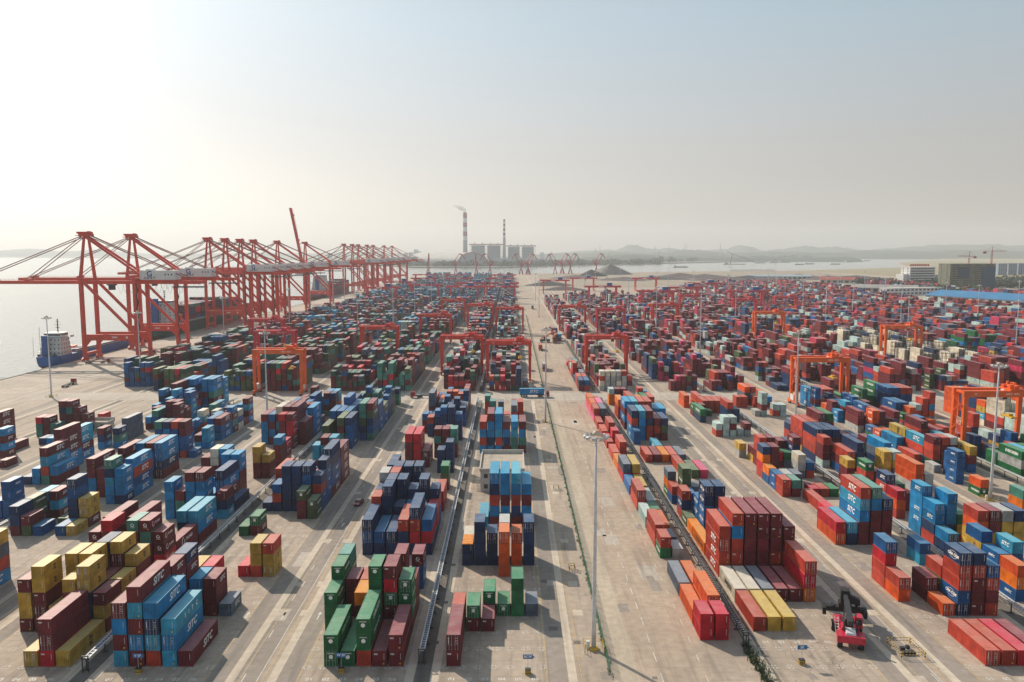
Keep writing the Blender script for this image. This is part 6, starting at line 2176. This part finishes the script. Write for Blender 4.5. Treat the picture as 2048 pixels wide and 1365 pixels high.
tag(smo, 'white smoke drifting left from the thick chimney', 'smoke', kind='stuff')
# town skyline and pylons on the far bank
sky_r = random.Random(3)
for i, (px, h) in enumerate(((812, 55), (822, 62), (832, 88), (838, 70), (856, 60), (1084, 60), (1098, 45), (1300, 55), (1306, 62), (640, 40), (660, 48), (690, 40), (742, 45))):
    Y = 7600 if px < 1100 else 9000
    block_building('far_tower', at(px, Y), Y, 40, 30, h, 6, 3, 0, 'hazy far tower, %s from the left on the skyline beyond the river' % ORD[sorted((812, 822, 832, 838, 856, 1084, 1098, 1300, 1306, 640, 660, 690, 742)).index(px)], M_PLANT)
def pylon(px, Y, h, i, n):
    root = empty('pylon', (at(px, Y), Y, 0)); mb = MB()
    for sx in (-1, 1):
        for sy in (-1, 1): mb.bar((sx * 7, sy * 7, 0), (sx * .8, sy * .8, h), .9)
    for z in range(0, int(h) - 8, 10):
        w0, w1 = 7 * (1 - z / h) + .8, 7 * (1 - (z + 10) / h) + .8
        mb.bar((-w0, -w0, z), (w1, -w1, z + 10), .5); mb.bar((w0, -w0, z), (-w1, -w1, z + 10), .5)
    mb.build('lattice', M_STEEL, root)
    for z in (h * .72, h * .84, h * .96):
        mb = MB(); mb.box(-10, 10, -.5, .5, z, z + 1.2); mb.build('cross_arm', M_STEEL, root)
    return tag(root, 'thin lattice pylon on the far bank, %s from the left' % ORD[i], 'pylon', 'power line pylons beyond the river')
pyl = sorted(((1103, 5200, 70), (1191, 6200, 95), (1200, 6800, 120), (1217, 6000, 60), (1310, 6500, 115), (1319, 6000, 75), (1338, 7600, 130), (1370, 8200, 150), (1374, 8500, 150), (1441, 6500, 135), (1486, 6500, 60), (1590, 8000, 90)))
for i, (px, Y, h) in enumerate(pyl): pylon(px, Y, h, i, len(pyl))

# ---- stockpiles, jetty, floating crane, barges
def pile(px, Y, r, h, m, label):
    mb = MB(); c = []
    n = 24
    for k in range(6):
        t = k / 5
        for i in range(n):
            a = 2 * math.pi * i / n; rad = r * (1 - t) * (1 + .12 * math.sin(3 * a + px) + fr.uniform(-.04, .04))
            mb.v.append((rad * math.cos(a) * 1.5, rad * math.sin(a), h * (t ** .92)))
    for k in range(5):
        for i in range(n):
            j = (i + 1) % n; mb.f.append((k * n + i, k * n + j, (k + 1) * n + j, (k + 1) * n + i)); mb.m.append(0)
    o = mb.build('stockpile', m); o.location = (at(px, Y), Y, 0)
    return tag(o, label, 'stockpile', 'bulk stockpiles near the river')
M_COAL = simple('coal', (.035, .037, .042), .9, scale=.1); M_SAND = simple('gravel', (.20, .19, .17), .9, scale=.1); M_LOGS = simple('timber', (.10, .075, .080), .9, var=.5, scale=.15)
pile(1183, 2330, 30, 20, M_COAL, 'dark pointed stockpile right of the road by the river')
pile(1220, 2500, 45, 34, M_SAND, 'tall grey conical stockpile near the lone jib crane')
for i, (px, Y, r, h) in enumerate(((1095, 1700, 36, 10), (1128, 1500, 30, 8), (1150, 2150, 45, 9), (1250, 2000, 48, 9), (1310, 2080, 60, 8), (1360, 2250, 55, 12), (1410, 2180, 60, 11), (1450, 2000, 60, 10), (1500, 2080, 55, 10), (1550, 1980, 50, 10), (1600, 2150, 60, 12), (1660, 2060, 55, 10), (1715, 2120, 60, 9), (1745, 2000, 50, 8))):
    pile(px, Y, r, h, M_LOGS if i % 4 else M_COAL, 'long low brownish heap, %s from the left in the bulk yard' % ORD[i])
mb = MB(); mb.poly([(60, 1600, .01), (900, 1600, .01), (1090, 2980, .01), (560, 2810, .01), (85, 2590, .01)]); tag(mb.build('bulk_yard', ground_mat('bulk_yard_soil', (.26, .225, .18), (.38, .32, .24), (.13, .12, .11))), kind='structure')
mb = MB(); mb.box(at(1462, 2900), at(1552, 2900), 2900, 2912, 3.5, 5.5)
for i in range(14): mb.tube((at(1465 + i * 6.4, 2900), 2906, -5), (at(1465 + i * 6.4, 2900), 2906, 3.5), .8, n=8)
tag(mb.build('jetty', M_CONC), 'long low jetty on piles at the river edge right of centre', 'jetty')
gable_shed(at(1445, 1560), 1560, 160, 26, 6, 3, 0, 'long low blue-covered shed behind the far rail cranes', simple('dark_blue_roof', (.03, .10, .28), .5), M_WALLW)

def barge(px, Y, l, label, crane=False):
    root = empty('barge' if not crane else 'floating_crane', (at(px, Y), Y, -3.2))
    mb = MB(); mb.prism([(-l / 2, -6), (l * .42, -6), (l / 2, 0), (l * .42, 6), (-l / 2, 6)], -1, 3.5); mb.build('hull', M_DARK, root)
    mb = MB(); mb.box(-l * .45, -l * .28, -4.5, 4.5, 3.5, 9); mb.box(-l * .43, -l * .32, -3.5, 3.5, 9, 12); mb.build('deckhouse', M_CABIN if not crane else M_PLANT, root)
    mb = MB()
    if crane:
        for s in (-1, 1): mb.bar((-l * .2, s * 6, 3.5), (-l * .1, 0, 60), 2.2); mb.bar((-l * .1, 0, 60), (l * .95, s * 4, 10), 2.0)
        mb.bar((-l * .1, 0, 60), (-l * .35, 0, 75), 2.0); mb.build('derrick', M_DARK, root)
    else:
        mb.box(-l * .2, l * .4, -4.6, 4.6, 3.5, 5.2); mb.build('cargo', M_SAND, root)
        mb = MB(); mb.bar((-l * .36, 0, 12), (-l * .36, 0, 18), .4); mb.build('mast', M_DARK, root)
    return tag(root, label, 'barge' if not crane else 'floating crane', 'barges out on the river')
barge(1470, 4600, 130, 'floating crane with a long slanting derrick across the river', True)
for i, (px, Y, l) in enumerate(((1362, 3750, 70), (1522, 5100, 70), (1548, 5200, 60), (1570, 5400, 80), (1600, 4500, 50), (1620, 4700, 60), (1672, 4600, 60), (1700, 5600, 60), (1735, 6200, 60))):
    barge(px, Y, l, 'small dark barge on the river at right, %s from the left' % ORD[i])

# ------------------------------------------------------------------ ships at the quay
def ship(name, x, y0, L, Bm, D, hullm, bottomm, label, house, extras):
    """hull along +y, stern at y0"""
    root = empty(name, (x, y0, -3.2))
    st = [(0, .70, 1.0), (.03, .92, .75), (.10, 1, .0), (.75, 1, .0), (.90, .72, .0), (.97, .32, .0), (1.0, .06, .0)]
    mb = MB(); rings = []
    for t, wf, lift in st:
        w = Bm / 2 * wf; z0 = -3 + lift * (D * .62)
        top = D + (2.2 if t > .9 else 0)
        rings.append([(-w * .75, t * L, z0), (w * .75, t * L, z0), (w * (.96 if lift < .5 else .9), t * L, z0 + 2.2), (w, t * L, top), (-w, t * L, top), (-w * (.96 if lift < .5 else .9), t * L, z0 + 2.2)])
    for r in rings: mb.v += r
    for i in range(len(rings) - 1):
        for j in range(6):
            k = (j + 1) % 6
            mb.f.append((i * 6 + j, i * 6 + k, (i + 1) * 6 + k, (i + 1) * 6 + j)[::-1]); mb.m.append(1 if j in (0,) else 0)
    mb.f.append((0, 1, 2, 3, 4, 5)); mb.m.append(0)
    n_ = (len(rings) - 1) * 6; mb.f.append((n_ + 5, n_ + 4, n_ + 3, n_ + 2, n_ + 1, n_)); mb.m.append(0)
    mb.build('hull', [hullm, bottomm], root)
    mb = MB()
    for s in (-1, 1):
        for i in range(int(L * .86 / 3)):
            yy = .05 * L + i * 3; mb.box(s * (Bm / 2 - .25) - .05, s * (Bm / 2 - .25) + .05, yy, yy + .1, D, D + 1.2)
        mb.box(s * (Bm / 2 - .25) - .06, s * (Bm / 2 - .25) + .06, .05 * L, .9 * L, D + 1.1, D + 1.22)
    mb.build('bulwark_rail', M_LSTEEL, root)
    house(root, L, Bm, D); extras(root, L, Bm, D)
    return tag(root, label, 'ship', 'ships moored along the quay')
def house_at(y, l, floors, wf, wings):
    def f(root, L, Bm, D):
        w = Bm * wf
        for i in range(floors):
            mb = MB(); s = 1 - .03 * i; z = D + i * 2.8
            mb.box(-w / 2 * s, w / 2 * s, y + i * .5, y + l - i * .3, z, z + 2.7)
            mb.box(-w / 2 * s - .8, w / 2 * s + .8, y + i * .5 - 1.0, y + l - i * .3 + .6, z + 2.7, z + 2.8)
            for k in range(5): mb.box(-w / 2 * s - .8 + k * (w * s + 1.5) / 4, -w / 2 * s - .74 + k * (w * s + 1.5) / 4, y + i * .5 - 1.0, y + i * .5 - .94, z + 2.8, z + 3.8)
            mb.box(-w / 2 * s - .8, w / 2 * s + .8, y + i * .5 - 1.0, y + i * .5 - .95, z + 3.75, z + 3.82)
            d = mb.build('deckhouse', M_CABIN, root)
            for k in range(5):
                xx = -w / 2 * s + (k + .5) * w * s / 5
                m2 = MB(); m2.box(xx - .4, xx + .4, y + i * .5 - .06, y + i * .5 - .005, z + 1.1, z + 2.0); m2.build('window', M_GLASS, d)
            for k in range(4):
                yy = y + i * .5 + (k + .5) * (l - i * .8) / 4
                m2 = MB(); m2.box(w / 2 * s + .005, w / 2 * s + .06, yy - .4, yy + .4, z + 1.1, z + 2.0); m2.build('window', M_GLASS, d)
        z = D + floors * 2.8
        mb = MB(); mb.box(-Bm * wings / 2, Bm * wings / 2, y + l - 4.5, y + l - .8, z, z + .3); mb.box(-w / 2 * .8, w / 2 * .8, y + 3, y + l - .8, z + .3, z + 3.0); mb.box(-w / 2 * .85, w / 2 * .85, y + 2.6, y + l - .4, z + 3.0, z + 3.2)
        for s in (-1, 1): mb.box(s * Bm * wings / 2 - .3, s * Bm * wings / 2 + .3, y + l - 4.5, y + l - .8, z + .3, z + 1.5)
        br = mb.build('bridge', M_CABIN, root)
        mb = MB(); mb.box(-w / 2 * .78, w / 2 * .78, y + 2.93, y + 2.99, z + 1.5, z + 2.5); mb.box(w / 2 * .8, w / 2 * .8 + .06, y + 3.5, y + l - 1.2, z + 1.5, z + 2.5); mb.build('window', M_GLASS, br)
        mb = MB(); mb.bar((0, y + l - 3, z + 3.2), (0, y + l - 3, z + 12), .5); mb.bar((-2.2, y + l - 3, z + 8), (2.2, y + l - 3, z + 8), .2); mb.bar((-1.5, y + l - 3, z + 10), (1.5, y + l - 3, z + 10), .2); mb.box(-1.2, 1.2, y + l - 3.3, y + l - 2.7, z + 6, z + 6.4); mb.build('radar_mast', M_DARK, root)
    return f
M_HULLB = simple('hull_blue', (.008, .10, .36), .45, var=.2, scale=.1)
M_HULLG = simple('hull_green', (.012, .06, .055), .5, var=.2, scale=.1)
M_HULLM = simple('hull_maroon', (.12, .04, .08), .5, var=.2, scale=.1)
M_BOOT = simple('boot_topping', (.30, .05, .04), .7, var=.3, scale=.2)
def feeder_extras(root, L, Bm, D):
    mb = MB(); mb.box(-3.6, -.4, 3.6, 6.6, D, D + 13.2); mb.build('funnel', M_BLUE, root)
    mb = MB(); mb.box(-Bm / 2 + 1.6, Bm / 2 - 1.6, 28, L * .86, D, D + 1.9); mb.build('hatch_coaming', simple('hatch_grey', (.10, .11, .16), .6), root)
    mb = MB(); mb.hexa([(5.2, 20, D + 3.6), (7, 20, D + 3.6), (7, 26, D + 3.6), (5.2, 26, D + 3.6), (5.0, 19, D + 4.8), (7.2, 19, D + 4.8), (7.2, 27, D + 4.8), (5.0, 27, D + 4.8)]); mb.build('lifeboat', M_ORANGE, root)
    mb = MB()
    for x in (-5, 0, 5): mb.cbox(x, 3, D + .7, 1.8, 1.4, 1.4)
    mb.build('winch', M_DARK, root)
    mb = MB(); mb.bar((-3.5, 2.2, D), (-3.5, 2.2, D + 19), .22); mb.bar((-8, 2.2, D + 12), (-8, 2.2, D), .16); mb.build('pole', M_LSTEEL, root)
ship('feeder_ship', -298.0, 507, 132, 15.5, 8.0, M_HULLB, M_BOOT, 'small bright blue cargo ship with white deckhouse moored under the nearest crane', house_at(7, 13, 4, .86, 1.15), feeder_extras)
def boxes_extras(y0, y1, tiers, seed):
    def f(root, L, Bm, D):
        r = random.Random(seed); n = int((Bm - 2) / 2.6)
        y = y0
        while y < y1:
            hmax = tiers + r.choice((-1, 0, 0, 1))
            for k in range(n):
                for t in range(hmax):
                    if k not in (n - 1,) and t < hmax - 1 and y > y0 + 1: continue
                    o_ = bpy.data.objects.new('deck_container', SHELL_FAR); link(o_, root); o_.location = (-Bm / 2 + 1 + k * 2.6, y, D + 1.6 + t * 2.7); o_.color = (*PAINT[r.choice('nnDmmRdtDnr')], 1)
            y += 12.8
        mb = MB(); mb.hexa([(Bm / 2 - 3, y0 - 14, D + 6), (Bm / 2 - .5, y0 - 14, D + 6), (Bm / 2 - .5, y0 - 6, D + 6), (Bm / 2 - 3, y0 - 6, D + 6), (Bm / 2 - 3.2, y0 - 15, D + 8), (Bm / 2 - .3, y0 - 15, D + 8), (Bm / 2 - .3, y0 - 5, D + 8), (Bm / 2 - 3.2, y0 - 5, D + 8)]); mb.build('lifeboat', M_ORANGE, root)
        mb = MB(); mb.bar((-3, y0 - 22, D), (-3, y0 - 22, D + 22), 5.0, 4.0); mb.build('funnel', M_BLUE, root)
    return f
SHELL_FAR = MB().box(0, 2.44, 0, 12.19, 0, 2.6).mesh('deck_container', [M_PAINT])
ship('container_ship', -301.0, 660, 215, 28, 13, M_HULLG, M_BOOT, 'dark green container ship with tall white deckhouse behind the second crane', house_at(24, 14, 6, .8, 1.0), boxes_extras(44, 190, 5, 4))
ship('container_ship', -302.0, 1235, 230, 30, 15, M_HULLM, M_BOOT, 'maroon and blue container ship moored beyond the raised boom', house_at(26, 14, 7, .8, 1.0), boxes_extras(48, 200, 3, 9))
# ------------------------------------------------------------------ haze: the hot, damp air over the port
hz = MB(); hz.box(-9500, 9500, -420, 13000, -8.0, 420.0)
hm = bpy.data.materials.new('haze_air'); hm.use_nodes = True
hn = hm.node_tree.nodes; hn.clear()
ho = hn.new('ShaderNodeOutputMaterial'); pv = hn.new('ShaderNodeVolumePrincipled')
pv.inputs['Color'].default_value = (0.88, 0.93, 0.98, 1)
pv.inputs['Density'].default_value = HAZE_DENSITY
pv.inputs['Anisotropy'].default_value = 0.25
hm.node_tree.links.new(pv.outputs[0], ho.inputs['Volume'])
tag(hz.build('haze', hm), 'pale haze over the whole port', 'haze', kind='stuff')
